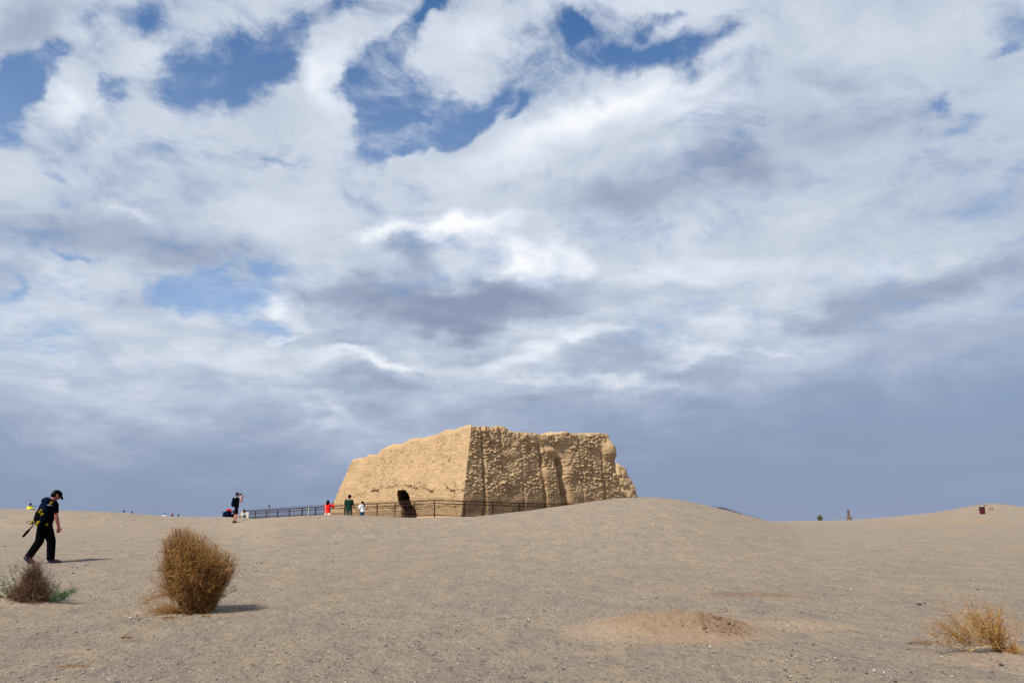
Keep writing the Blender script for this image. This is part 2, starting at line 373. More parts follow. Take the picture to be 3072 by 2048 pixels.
def terrain(x, y, fine=True):
    x = np.asarray(x, float); y = np.asarray(y, float)
    th = np.arctan2(x, y); r = np.hypot(x, y)
    d = r * np.maximum(np.cos(th), 0.62)
    # behind the viewer the plain simply carries on level
    ti = np.clip((np.clip(th, TH[0], TH[-1]) - TH[0]) / (TH[1] - TH[0]), 0, len(TH) - 1.001); i = ti.astype(int); ft = ti - i
    rj = np.interp(d, RK, np.arange(len(RK))); rj = np.clip(rj, 0, len(RK) - 1.001); j = rj.astype(int); fr = rj - j
    z = (TAB[i, j] * (1 - ft) + TAB[i + 1, j] * ft) * (1 - fr) + (TAB[i, j + 1] * (1 - ft) + TAB[i + 1, j + 1] * ft) * fr
    back = sstep(1.2, 1.9, np.abs(th)); z = z * (1 - back) + back * (0.4 * np.sin(r / 60) * np.exp(-r / 400))
    if fine:
        z = z + 0.035 * fbm(x / 3.1, y / 3.1, 0.3, 2) * np.clip(r / 12, 0, 1)
    for (bx, by, rx, ry, rot, h) in BUMPS:
        c, s = math.cos(rot), math.sin(rot); dx = x - bx; dy = y - by
        u = (dx * c + dy * s) / rx; v = (-dx * s + dy * c) / ry
        z = z + h * np.exp(-(u * u + v * v) ** 1.15)
    return z
def ground_at(X, Y):
    v = px_dir(X, Y); t = np.linspace(3, 130, 12000) / v.y
    px, py, pz = v.x * t, v.y * t, EYE + v.z * t
    below = np.nonzero(terrain(px, py) > pz)[0]
    k = below[0] if len(below) else len(t) - 1
    return Vector((px[k], py[k], float(terrain(px[k], py[k]))))
def on(x, y): return Vector((x, y, float(terrain(x, y))))

gm = ground_at(2040, 1895); MOUND = gm.copy()
BUMPS.append((gm.x, gm.y + .35, .90, .70, 0.0, .15)); BUMPS.append((gm.x + .34, gm.y + .2, .5, .5, 0.0, .03)); BUMPS.append((gm.x - .6, gm.y + .3, .55, .5, 0.0, .02))
rbp = ground_at(2960, 1976); BUMPS.append((rbp.x, rbp.y + .1, .62, .4, 0.0, .06)); BUMPS.append((rbp.x + .45, rbp.y - .35, .5, .35, 0.0, .03))
lbp = ground_at(60, 1815); BUMPS.append((lbp.x, lbp.y, .75, .6, 0.0, .07)); BUMPS.append((lbp.x - .25, lbp.y - .1, .35, .3, 0.0, .05))
tbp = ground_at(575, 1842); BUMPS.append((tbp.x - .2, tbp.y, .8, .5, 0.0, .05))
hbp = at(2960, 1530, 83.5); BUMPS.append((hbp.x, hbp.y + 2.0, 3.2, 2.2, 0.0, .06))

def build_ground():
    th = np.unique(np.concatenate([np.linspace(-math.pi, -.80, 60), np.linspace(-.80, .80, 1150), np.linspace(.80, math.pi, 60)]))[:-1]
    r = [0.0, 1.0, 2.0, 3.0]
    rr = 4.0
    while rr < 110: r.append(rr); rr *= 1.0052
    while rr < 9000: r.append(rr); rr *= 1.10
    r = np.array(r[1:]); nt, nr = len(th), len(r)
    RR, TT = np.meshgrid(r, th, indexing='ij')
    x = RR * np.sin(TT); y = RR * np.cos(TT)
    z = terrain(x, y)
    near = np.clip(1.2 - RR / 90, 0, 1)
    z = z + near * (0.024 * fbm(x / .55, y / .55, 2.0, 3, .55) + 0.006 * perlin(x / .09, y / .09, 4.1))
    # rubble on the dug mound
    md = np.exp(-(((x - MOUND.x - .1) / .75) ** 2 + ((y - MOUND.y - .3) / .6) ** 2))
    md2 = np.exp(-(((x - MOUND.x - .42) / .4) ** 2 + ((y - MOUND.y - .2) / .5) ** 2))
    z = z + md * 0.075 * fbm(x / .20, y / .20, 1.0, 4, .65) + md2 * .065 * np.maximum(perlin(x / .08, y / .08, 7.0), -.1)
    hd = np.exp(-(((x - hbp.x - .3) / 3.8) ** 2 + ((y - hbp.y - .9) / 1.5) ** 2))
    z = z + hd * 0.16 * fbm(x / .9, y / .9, 1.0, 3, .6)
    v = np.stack([x, y, z], -1).reshape(-1, 3)
    v = np.vstack([v, [[0, 0, 0]]])
    ii, jj = np.meshgrid(np.arange(nr - 1), np.arange(nt), indexing='ij')
    a = ii * nt + jj; b2 = ii * nt + (jj + 1) % nt
    q = np.stack([a, b2, b2 + nt, a + nt], -1).reshape(-1, 4)[:, ::-1]
    t = np.stack([np.arange(nt), (np.arange(nt) + 1) % nt, np.full(nt, nr * nt)], -1)
    me = mesh_from('ground', v, q, t)
    # real differences of soil: loose brown earth, blown pale sand, orange patch by the bin
    def add(name, val):
        at_ = me.attributes.new(name, 'FLOAT', 'POINT'); at_.data.foreach_set('value', np.append(val.ravel(), 0).astype(np.float32))
    n = fbm(x / .5, y / .5, 9.0, 4)
    e = ((x - MOUND.x - .05) / 1.05) ** 2 + ((y - MOUND.y - .12) / 1.0) ** 2
    dirt = sstep(1.5, .25, e + n * .7)
    e2 = ((x - MOUND.x - .55) / .38) ** 2 + ((y - MOUND.y - .05) / .5) ** 2
    earth = sstep(1.5, .2, e2 + n * .8) + .45 * sstep(1.3, .2, ((x - MOUND.x + .1) / .8) ** 2 + ((y - MOUND.y - .2) / .6) ** 2 + n * 1.2)
    sand = sstep(1.3, .2, ((x - MOUND.x + .85) / .6) ** 2 + ((y - MOUND.y - .0) / .9) ** 2 + n * .8) + sstep(1.2, .2, ((x - MOUND.x - 1.55) / .75) ** 2 + ((y - MOUND.y - .5) / .5) ** 2 + n * .8)
    for p, rx, ry in ((lbp, .9, .5), (rbp, .7, .6), (tbp, 1.0, .45)):
        sand = sand + .7 * sstep(1.3, .2, ((x - p.x) / rx) ** 2 + ((y - p.y + .1) / ry) ** 2 + n * .6)
    for (X, Y, rx, ry, k) in ((250, 1952, .26, .10, .8), (1765, 1962, .34, .12, .8), (1960, 1780, .5, .3, .3)):
        p = ground_at(X, Y); sand = sand + k * sstep(1.2, .3, ((x - p.x) / rx) ** 2 + ((y - p.y) / ry) ** 2 + n * .7)
    p = ground_at(2265, 1782); earth2 = .75 * sstep(1.2, .3, ((x - p.x) / 1.0) ** 2 + ((y - p.y) / .35) ** 2 + n * .9)
    op = ground_at(2880, 1560)
    orange = .8 * sstep(1.3, .1, ((x - op.x) / 3.0) ** 2 + ((y - op.y) / 6.0) ** 2 + fbm(x / 1.6, y / 1.6, 3., 3) * .8)
    orange += .5 * sstep(1.2, .1, ((x - hbp.x - 5) / 4.0) ** 2 + ((y - hbp.y - 3) / 2.2) ** 2 + fbm(x / 1.6, y / 1.6, 3., 3) * .6)
    orange += .35 * sstep(1.3, .1, ((x - op.x + 5.5) / 7.0) ** 2 + ((y - op.y + 6) / 2.5) ** 2 + fbm(x / 1.6, y / 1.6, 3., 3) * .9)
    add('dirt', np.clip(dirt, 0, 1)); add('earth', np.clip(earth + earth2 + hd * .5, 0, 1)); add('sand', np.clip(sand, 0, 1)); add('orange', np.clip(orange, 0, 1))
    return me

def ground_material():
    m = bpy.data.materials.new('gravel_plain'); m.use_nodes = True
    N = NB(m.node_tree); bs = m.node_tree.nodes['Principled BSDF']
    bs.inputs['Roughness'].default_value = 0.95; bs.inputs['Specular IOR Level'].default_value = 0.12
    g = N.new('ShaderNodeNewGeometry').outputs['Position']
    def attr(n):
        a = N.new('ShaderNodeAttribute'); a.attribute_name = n; return a.outputs['Fac']
    big = N.noise(g, 0.13, 5, 0.6)
    mid = N.noise(N.vm('MULTIPLY', g, (1.25, .62, 1.0)), 1.3, 8, 0.72, 0.4)
    fine = N.noise(g, 26, 5, 0.7)
    vfine = N.noise(g, 90, 3, 0.6)
    base = N.mix(N.mr(big, .35, .65), (0.282, 0.220, 0.158, 1), (0.325, 0.256, 0.180, 1))
    # gravel: cooler grey where pebbles lie dense
    dens = N.mr(N.m('ADD', N.m('MULTIPLY', mid, .75), N.m('MULTIPLY', big, .25)), .38, .62)
    base = N.mix(N.m('MULTIPLY', dens, .85), base, (0.200, 0.171, 0.145, 1))
    base = N.mix(N.mr(N.noise(N.vm('MULTIPLY', g, (1.2, .7, 1.)), .55, 8, .7, .6), .53, .68, 0, .5), base, (0.30, 0.235, 0.16, 1))
    # pebbles in three sizes, each pebble with its own stone colour
    out = base; hgt = N.m('MULTIPLY', fine, .4)
    base = N.mix(N.mr(N.noise(N.vm('MULTIPLY', g, (1.3, .6, 1.)), 5.0, 7, .8, .3), .50, .64, 0, .6), base, (.142, .124, .110, 1))
    base = N.mix(N.mr(N.noise(N.vm('MULTIPLY', N.vm('ADD', g, (9., 4., 1.)), (1.3, .6, 1.)), 4.0, 7, .8, .3), .53, .66, 0, .5), base, (.33, .265, .19, 1))
    out = base
    for sc, thr, amt in ((70, .40, .9), (34, .36, .95), (15, .30, .95), (6.5, .20, .9), (3.1, .10, .8)):
        gg = N.vm('ADD', g, (sc * .37, sc * .11, 0))
        d = N.vor(gg, sc); c = N.vor(gg, sc, out='Color')
        r_, g_, b_ = N.sep(c)[0:3]
        pick = N.m('GREATER_THAN', r_, N.mr(dens, 0, 1, .70, .35))
        mask = N.m('MULTIPLY', N.mr(d, thr, thr * .75), pick)
        pc = N.ramp(g_, [(0, (.045, .045, .052, 1)), (.35, (.10, .095, .095, 1)), (.62, (.20, .17, .14, 1)), (.88, (.28, .25, .21, 1)), (.985, (.42, .40, .36, 1))])
        pc = N.mix(N.mr(b_, 0, 1, 0, .35), pc, (.26, .16, .10, 1))
        out = N.mix(N.m('MULTIPLY', mask, amt), out, pc)
        hgt = N.m('ADD', hgt, N.m('MULTIPLY', mask, 9.0 / sc))
    pebble = out
    soil = N.vm('SCALE', (1, 1, 1), scale=N.mr(fine, .25, .75, .78, 1.2))
    def over(prev, fac, colr, k=.85): return N.mix(N.m('MULTIPLY', fac, k), prev, N.mix(1.0, colr, soil, 'MULTIPLY'))
    out = over(pebble, attr('sand'), (0.365, 0.272, 0.188, 1), .6)
    out = over(out, attr('dirt'), (0.335, 0.232, 0.148, 1), .8)
    out = over(out, attr('earth'), (0.195, 0.120, 0.072, 1), .7)
    out = over(out, attr('orange'), (0.30, 0.19, 0.095, 1), .4)
    out = N.mix(1.0, out, N.vm('SCALE', (1, 1, 1), scale=N.mr(vfine, .3, .7, .85, 1.15)), 'MULTIPLY')
    N.put(bs.inputs['Base Color'], out)
    bp = N.new('ShaderNodeBump'); bp.inputs['Strength'].default_value = 0.85; bp.inputs['Distance'].default_value = 0.012
    N.put(bp.inputs['Height'], hgt)
    bp2 = N.new('ShaderNodeBump'); bp2.inputs['Strength'].default_value = 1.0; bp2.inputs['Distance'].default_value = 0.14
    N.put(bp2.inputs['Height'], N.noise(N.vm('MULTIPLY', g, (1.2, .75, 1.0)), 3.4, 8, 0.72)); N.put(bp2.inputs['Normal'], bp.outputs[0])
    N.put(bs.inputs['Normal'], bp2.outputs[0])
    return m
ground = obj('ground', build_ground(), ground_material()); tag(ground, kind='structure')

# ------------------------------------------------------------------ fort
DR = Vector((math.sin(R(50)), math.cos(R(50)), 0)); DL = Vector((-DR.y, DR.x, 0))
A0 = Vector((lat(1381) * 80, 80, 0)); LR = 24.4; LL = 28.0
B0 = A0 + DR * LR; C0 = B0 + DL * LL; D0_ = A0 + DL * LL
FZ = 1.5          # foot of the walls (just under the ground)
def earth_material():
    m = bpy.data.materials.new('rammed_earth'); m.use_nodes = True
    N = NB(m.node_tree); bs = m.node_tree.nodes['Principled BSDF']
    bs.inputs['Roughness'].default_value = 0.95; bs.inputs['Specular IOR Level'].default_value = 0.1
    g = N.new('ShaderNodeNewGeometry').outputs['Position']
    n0 = N.noise(g, .35, 4, .55); n1 = N.noise(g, 2.2, 6, .65); n2 = N.noise(g, 14, 4, .65)
    lay = N.noise(N.vm('MULTIPLY', g, (.25, .25, 9.0)), 1.0, 4, .6, .3)
    c = N.mix(N.mr(n0, .35, .65), (.360, .250, .140, 1), (.405, .285, .165, 1))
    c = N.mix(N.mr(n1, .52, .72, 0, .5), c, (.42, .30, .185, 1))
    c = N.mix(N.mr(n1, .48, .28, 0, .45), c, (.25, .165, .088, 1))
    c = N.mix(N.mr(lay, .5, .68, 0, .30), c, (.24, .16, .09, 1))
    streak = N.noise(N.vm('MULTIPLY', g, (1.3, 1.3, .10)), 1.4, 5, .6)
    c = N.mix(N.mr(streak, .52, .7, 0, .34), c, (.20, .125, .07, 1))
    at_ = N.new('ShaderNodeAttribute'); at_.attribute_name = 'low_brown'
    c = N.mix(N.m('MULTIPLY', at_.outputs['Fac'], .5), c, (.19, .118, .066, 1))  # darker brown mixed in where the attribute is high
    c = N.mix(1.0, c, N.vm('SCALE', (1, 1, 1), scale=N.mr(n2, .3, .7, .88, 1.12)), 'MULTIPLY')
    N.put(bs.inputs['Base Color'], c)
    bp = N.new('ShaderNodeBump'); bp.inputs['Strength'].default_value = .8; bp.inputs['Distance'].default_value = .12
    N.put(bp.inputs['Height'], N.m('ADD', N.noise(g, 3.5, 7, .68), N.m('MULTIPLY', lay, .5))); N.put(bs.inputs['Normal'], bp.outputs[0])
    return m
MAT_EARTH = earth_material()
# silhouettes: photo points along the tops of the two near faces
TOPL = [(1055, 1376), (1066, 1368), (1092, 1367), (1114, 1349), (1130, 1341), (1143, 1336), (1170, 1337), (1192, 1325), (1205, 1318), (1221, 1316), (1237, 1318), (1281, 1307), (1305, 1301), (1325, 1290), (1337, 1287), (1350, 1289), (1365, 1287), (1397, 1275)]
TOPR = [(1397, 1275), (1415, 1274), (1434, 1274), (1442, 1280), (1452, 1276), (1467, 1273), (1495, 1276), (1503, 1283), (1518, 1291), (1550, 1294), (1590, 1296), (1610, 1299), (1622, 1303), (1666, 1304), (1695, 1301), (1702, 1299), (1712, 1295), (1730, 1300), (1770, 1303), (1794, 1306), (1805, 1304), (1817, 1302), (1840, 1301), (1846, 1303)]
BAT = [0.19, 0.085, .2, 0.20]       # batter of faces AB(right), ... order: DA(left), AB(right), BC, CD
def face_coord(X, Y, base, dirv, nout, bat):
    v = px_dir(X, Y)
    # battered plane: nout.(p-base) = -bat*(z-FZ)
    o = Vector((0, 0, EYE)); num = -nout.dot(o - base) - bat * (EYE - FZ); den = nout.dot(v) + bat * v.z
    t = num / den; p = o + v * t
    return dirv.dot(p - base), p.z
NLf = -DR; NRt = -DL    # outward normals: left face looks along -DR, right face along -DL
pl = [face_coord(X, Y, A0, DL, NLf, .19) for X, Y in TOPL]
pr = [face_coord(X, Y, A0, DR, NRt, .085) for X, Y in TOPR]
pl_s = np.array([a for a, _ in pl])[::-1]; pl_z = np.array([z for _, z in pl])[::-1]
pr_s = np.array([a for a, _ in pr]); pr_z = np.array([z for _, z in pr])
DOOR = [face_coord(X, Y, A0, DL, NLf, .19) for X, Y in ((1190, 1471), (1211, 1469), (1221, 1485), (1230, 1508), (1238, 1530), (1242, 1552), (1243, 1575), (1196, 1575), (1197, 1552), (1197, 1530), (1195, 1510), (1192, 1490))]
def pip(poly, x, y):
    inside = np.zeros(x.shape, bool); n = len(poly)
    for i in range(n):
        x0, y0 = poly[i]; x1, y1 = poly[(i + 1) % n]
        c = ((y0 > y) != (y1 > y)) & (x < (x1 - x0) * (y - y0) / (y1 - y0 + 1e-9) + x0); inside ^= c
    return inside
def ridged(x, y, z, o=3):
    s = 0; a = 1; t = 0
    for i in range(o):
        k = 2.1 ** i; s = s + a * (1 - np.abs(perlin(x * k, y * k + 5 * i, z)) * 2.2); t += a; a *= .5
    return s / t
def disp_right(s, z):
    h = z - FZ
    up = sstep(2.0, 3.8, h + 0.6 * perlin(s / 3., z / 2., 1.0))
    wx = s + .25 * perlin(s / .7, z / .7, 3.3); wz = z + .24 * perlin(s / .9, z / .8, 8.3)
    var = .45 + .55 * sstep(-.25, .25, perlin(s / 2.8, z / 2.0, 21.))
    crust = np.maximum(perlin(wx / .62, wz / .21, 2.0), -.10) * .34 + np.maximum(perlin(wx / .30, wz / .14, 5.0), -.15) * .22
    lump = fbm(s / 2.4, z / 1.8, 6.0, 3) * .30
    d = up * var * crust + lump * (.3 + .7 * up) + .05 * fbm(s / .25, z / .12, 4., 2) * (.5 + up)
    d = d + .03 * np.sin(z * 2 * math.pi / .17 + 2 * perlin(s / 2, z / 2, 1.)) * (1 - up * .6)     # rammed layers
    for (X, wid, dep, z0, z1, X2) in ((1446, .20, .45, 0, 13, 1446), (1616, .24, .6, 0, 8.6, 1628), (1668, .55, 1.7, 0, 7.4, 1692), (1800, .22, .40, 0, 9, 1801), (1500, .25, .25, 7, 13, 1500), (1560, .12, .15, 0, 13, 1562), (1735, .14, .2, 2, 13, 1737)):
        st = np.interp(X, [q_[0] for q_ in TOPR], pr_s); sb = st + (X2 - X) / F * 88 / .77
        cs = sb + (st - sb) * np.clip((z - 2.5) / 7.5, 0, 1) + .10 * perlin(z / .9, X, 0.)
        m_ = np.exp(-((s - cs) / (wid * (1.15 - .04 * h))) ** 2) * sstep(z0 - .01, z0 + .4, h) * (1 - sstep(z1 - .6, z1, h))
        d = d - dep * m_ * (.6 + .4 * perlin(z / 1.1, X, 3.))
    # smooth recessed band near the top (layers exposed) and plastered bosses
    rec = np.exp(-((s - 14.0) / 2.1) ** 4) * np.exp(-((z - 9.3) / 0.85) ** 4); d = d * (1 - .85 * rec) - .22 * rec
    for (X, Y, ru, rv, h_) in ((1650, 1352, .85, .42, .35), (1829, 1350, 1.3, 1.05, .75), (1538, 1362, 1.0, .6, .12), (1708, 1420, .8, .9, .25), (1640, 1420, .7, .8, .2)):
        cs, cz = face_coord(X, Y, A0, DR, NRt, .085)
        m_ = np.exp(-(((s - cs) / ru) ** 2 + ((z - cz) / rv) ** 2) ** 1.6); d = d * (1 - .7 * m_) + h_ * m_
    d = d - .55 * sstep(1.4, .0, np.abs(h - .9)) * (.4 + .6 * sstep(-.1, .3, perlin(s / 3., 0.4, 1.))) * .5
    d = d - .35 * np.exp(-((s - 23.6) / .9) ** 2) * np.exp(-((z - 8.0) / .7) ** 2)
    return d
def disp_left(s, z):
    h = z - FZ
    d = .18 * fbm(s / 3.0, z / 3.5, 11., 3) + .10 * fbm(s / .8, z / .8, 12., 3, .6) + .035 * fbm(s / .22, z / .22, 13., 2)
    d = d - .22 * np.maximum(perlin(s / .55 + z * .25, z / 5.0, 31.) - .12, 0) * sstep(3.5, 7.5, h) - .10 * np.maximum(perlin(s / 1.5, z / 1.2, 33.) - .1, 0)
    # pits: short cracks that lean with the slope
    u = s * .8 + z * .6; v = -s * .6 + z * .8
    pit = np.maximum(perlin(u / .10 + perlin(u / .5, v / .5, 2.), v / .40, 15.) - .36, 0) + .5 * np.maximum(perlin(u / .3 + 40, v / .12, 15.) - .42, 0); gate = sstep(-.15, .35, perlin(s / 3.5, z / 2.5, 16.)) * (1 - .4 * sstep(6, 9, h))
    d = d - pit * gate * 1.0
    # undercut, layered foot below a ragged ledge
    zl = 3.3 + .03 * (s - 4) + .35 * perlin(s / 1.4, 1., 17.) + .16 * perlin(s / .4, 2., 17.) + .5 * np.exp(-((s - 12) / 4.) ** 2) - 1.2 * sstep(17, 26, s)
    low = sstep(zl + .12, zl - .10, h); k = sstep(27, 18, s)
    d = d * (1 - .5 * low) - low * k * (.06 + .20 * sstep(-.2, .3, perlin(s / 1.9, 9., 4.)) + .035 * np.sin(z * 2 * math.pi / .19 + 2 * perlin(s / 2, 0., 1.)) * 1.0 + .08 * fbm(s / 1.0, z / .14, 19., 2))
    d = d - .25 * sstep(.9, .3, np.abs(h - 1.1)) * k
    d = d + .26 * sstep(-.1, .35, perlin(s / 2.1, 5., 2.)) * sstep(zl + .9, zl + .1, h) * (1 - low) * np.maximum(perlin(s / .40, z / .18, 23.), 0) * k
    ins = pip(DOOR, s + .06 * perlin(s / .2, z / .2, 1.), z + .06 * perlin(s / .2, z / .2, 4.))
    return d, ins
def build_fort():
    faces = [  # start, end, out normal, batter, length
        (D0_, A0, NLf, .19, LL), (A0, B0, NRt, .085, LR), (B0, C0, DR, .20, LL), (C0, D0_, DL, .42, LR)]
    def corner(i, z):   # intersection of the two battered faces meeting at the start of face i
        p = faces[i][0]; n1, b1 = faces[i - 1][2], faces[i - 1][3]; n2, b2_ = faces[i][2], faces[i][3]
        h = z[..., None] - FZ
        hh = h if i != 0 else (h ** 1.25) * .62     # the far left corner has slumped
        return np.array(p)[None, :] * np.ones_like(h) - np.array(n2)[None, :] * b2_ * h - np.array(n1)[None, :] * b1 * hh
    nv = 150
    tot = []; cols = []
    counts = [520, 470, 90, 90]
    for fi, (p0, p1, n, bt, L) in enumerate(faces):
        N_ = counts[fi]
        for k in range(N_): cols.append((fi, k / N_))
    fi = np.array([c[0] for c in cols]); u = np.array([c[1] for c in cols]); NC = len(cols)
    # top height per column
    topz = np.zeros(NC)
    sL = (1 - u) * LL; sR = u * LR
    zl = np.interp(sL, pl_s, pl_z); zr = np.interp(sR, pr_s, pr_z)
    topz = np.where(fi == 0, zl, np.where(fi == 1, zr, 0))
    zB = pr_z[-1]; zD = pl_z[-1]
    topz = np.where(fi == 2, np.interp(u, [0, .04, .10, .5, 1], [zB, 9.4, 8.4, 8.0, 8.6]), topz)
    topz = np.where(fi == 3, np.interp(u, [0, .5, 1], [8.6, 8.3, zD]), topz)
    topz = topz + .05 * fbm(sL * (fi == 0) / .4 + sR * (fi == 1) / .4 + u * 40 * (fi > 1), fi * 3.0, 0.5, 3)
    w = np.linspace(0, 1, nv)
    Z = FZ + (topz[None, :] - FZ) * w[:, None]
    FI = np.broadcast_to(fi, Z.shape); U = np.broadcast_to(u, Z.shape)
    pos = np.zeros(Z.shape + (3,)); nor = np.zeros(Z.shape + (3,)); S = np.zeros(Z.shape)
    for k, (p0, p1, n, bt, L) in enumerate(faces):
        m_ = fi == k; zz = Z[:, m_]; uu = U[:, m_]
        a = corner(k, zz.ravel()).reshape(zz.shape + (3,)); b2_ = corner((k + 1) % 4, zz.ravel()).reshape(zz.shape + (3,))
        pos[:, m_] = a * (1 - uu[..., None]) + b2_ * uu[..., None]; pos[:, m_, 2] = zz
        nn = np.array(n); ps = pos[:, m_]
        nprev = np.array(faces[k - 1][2]); nnext = np.array(faces[(k + 1) % 4][2])
        e = .35 / L
        k0 = np.clip(1 - uu / e, 0, 1)[..., None] * .5; k1 = np.clip(1 - (1 - uu) / e, 0, 1)[..., None] * .5
        v = nn * (1 - k0 - k1) + nprev * k0 + nnext * k1
        nor[:, m_] = v
    # along-face coordinate measured from corner A
    rel = pos - np.array(A0); SL = rel @ np.array(DL); SR = rel @ np.array(DR)
    d = np.zeros(Z.shape)
    mL = fi == 0; mR = fi == 1; mo = fi > 1
    dl, ins = disp_left(SL[:, mL], Z[:, mL]); dr = disp_right(SR[:, mR], Z[:, mR])
    dA = .5 * (np.clip(dl[:, -1:], -1, 1) + dr[:, :1]) + .45 * fbm(Z[:, :1] / .6, 3., 3., 4, .65); e = .45
    wl_ = np.clip(1 - (SL[:, mL]) / e, 0, 1); dl = dl * (1 - wl_) + dA * wl_
    wr_ = np.clip(1 - (SR[:, mR]) / e, 0, 1); dr = dr * (1 - wr_) + dA * wr_
    d[:, mL] = dl; d[:, mR] = dr
    d[:, mo] = .35 * fbm(pos[:, mo, 0] / 1.3 + pos[:, mo, 1] / 1.3, Z[:, mo] / 1.0, 4., 3)
    # soften the rim
    rim = np.clip((w - .94) / .06, 0, 1)[:, None] ** 2
    d = d * (1 - .4 * rim) - .16 * rim
    pos = pos + nor * d[..., None]
    # the doorway: a dark passage running obliquely into the thickness of the wall
    tun = np.zeros(Z.shape); tun[:, mL] = ins
    axis = -np.array(NLf) * math.cos(R(53)) + np.array(DL) * math.sin(R(53))
    pos = pos + tun[..., None] * axis * 8.0
    # top and inner wall
    nin = np.zeros((NC, 3))
    for k in range(4): nin[fi == k] = -np.array(faces[k][2])
    outer_top = pos[-1]
    rows = [pos]
    cen = (np.array(A0) + np.array(C0)) / 2
    thick = 5.2
    def inner(tfrac, dz, rough):
        ctr = np.array([cen[0], cen[1]])
        p = outer_top.copy(); v = ctr - p[:, :2]
        half = np.where((fi == 0) | (fi == 2), LR, LL) / 2
        p[:, :2] = p[:, :2] + v * np.minimum(tfrac * thick / half, .9)[:, None]
        p[:, 2] = p[:, 2] + dz + rough * fbm(p[:, 0] / .8, p[:, 1] / .8, 2., 3)
        return p
    rows2 = [inner(.08, .05, .05), inner(.2, .06, .15), inner(.45, .0, .3), inner(.75, -.1, .3), inner(1.0, -.5, .3)]
    last = inner(1.15, 0, 0); last[:, 2] = FZ; rows2.append(last)
    V = np.concatenate([pos.reshape(-1, 3)] + rows2); NR = nv + len(rows2)
    ii, jj = np.meshgrid(np.arange(NR - 1), np.arange(NC), indexing='ij')
    a = ii * NC + jj; b2_ = ii * NC + (jj + 1) % NC
    q = np.stack([a, b2_, b2_ + NC, a + NC], -1).reshape(-1, 4)
    me = mesh_from('rammed_walls', V, q)
    low_brown = np.zeros(len(V)); h = V[:, 2] - FZ
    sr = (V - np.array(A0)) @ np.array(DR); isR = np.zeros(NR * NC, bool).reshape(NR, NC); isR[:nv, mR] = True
    low_brown = isR.ravel() * sstep(4.4, 1.6, h + .8 * perlin(sr / 1.2, V[:, 2] / 3., 9.))  # right face only: browner towards the foot, with a ragged upper edge
    at_ = me.attributes.new('low_brown', 'FLOAT', 'POINT'); at_.data.foreach_set('value', low_brown.astype(np.float32))
    return me
fort = thing('rammed_earth_fort', 'large square ruined fort of eroded tan rammed earth with a leaning dark doorway', 'ruin', (A0.x, A0.y, FZ))
def put_child(me, name, parent, mat):
    o = obj(name, me, mat, parent)
    for v in (): pass
    o.matrix_parent_inverse = Matrix.Translation(-parent.location) if parent.rotation_euler.z == 0 else (Matrix.Translation(parent.location) @ parent.rotation_euler.to_matrix().to_4x4()).inverted()
    return o
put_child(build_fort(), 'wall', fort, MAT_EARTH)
def build_butt():
    # rounded stump of wall standing out behind the right corner
    c = Vector((lat(1854) * 102.0, 102.0, 0))
    nu, nw = 150, 90; HT = zat(1388, c.y) - FZ
    th = np.linspace(0, 2 * math.pi, nu, endpoint=False); w = np.linspace(0, 1, nw)
    T, Wd = np.meshgrid(th, w); h = Wd * HT
    rad = np.interp(Wd, [0, .15, .35, .6, .8, .93, 1], [3.9, 3.55, 3.1, 2.5, 1.75, .95, .05])
    x = rad * np.cos(T) * 1.12; y = rad * np.sin(T) * .62
    n = .5 * fbm(x / 1.3, y / 1.3, h / .9, 4, .55); 
    x2 = x + np.cos(T) * n * np.minimum(rad, 1); y2 = y + np.sin(T) * n * np.minimum(rad, 1)
    P_ = np.array(c)[None, None] + x2[..., None] * np.array(DR) + y2[..., None] * np.array(DL); P_[..., 2] = FZ + h
    ii, jj = np.meshgrid(np.arange(nw - 1), np.arange(nu), indexing='ij'); a = ii * nu + jj; b2_ = ii * nu + (jj + 1) % nu
    return mesh_from('wall_stump', P_.reshape(-1, 3), np.stack([a, b2_, b2_ + nu, a + nu], -1).reshape(-1, 4))
put_child(build_butt(), 'wall_stump', fort, MAT_EARTH)
# ------------------------------------------------------------------ fence
M_IRON = material('brown_painted_iron', (.034, .016, .013), .7, .2, 30, spec=.08)
M_CREAM = material('weathered_cream_post', (.45, .38, .27), .8)
def put(me, name, parent, mat, label=None):
    o = obj(name, me, mat, parent); o.matrix_parent_inverse = Matrix.Translation(-parent.location)
    if label: o['label'] = label
    return o
SP = 2.92
FC = Vector((lat(1303) * 64, 64, 0))
runL = [FC + DL * SP * k for k in range(14)]; runR = [FC + DR * SP * k for k in range(14)]
zL = np.interp(range(14), [0, 1, 2, 4, 7, 9, 13], [3.28, 3.23, 3.19, 3.13, 3.02, 2.93, 2.74]); zR = np.interp(range(14), [0, 3, 5, 13], [3.28, 3.17, 3.16, 3.05])
e1 = runR[-1] + Vector((2.65, 1.2, 0)); e2 = e1 + Vector((2.3, 1.6, 0))
path_l = [(p.x, p.y, z) for p, z in zip(runL, zL)]
path_r = [(p.x, p.y, z) for p, z in zip(runR, zR)] + [(e1.x, e1.y, 2.30), (e2.x, e2.y, 1.75)]
fence = thing('iron_picket_fence', 'long dark brown iron picket fence standing on the sand around the ruined fort', 'fence', (FC.x, FC.y, 1.9))
def fence_post(p, r=.04, mat=M_IRON, lab=None, top=.02):
    mb = MB(); mb.box((p[0], p[1], p[2] - .78), (r * 2, r * 2, 1.6 + top), Matrix.Rotation(R(-40), 3, 'Z'), .008)
    put(mb.mesh('post', False), 'post', fence, mat, lab)
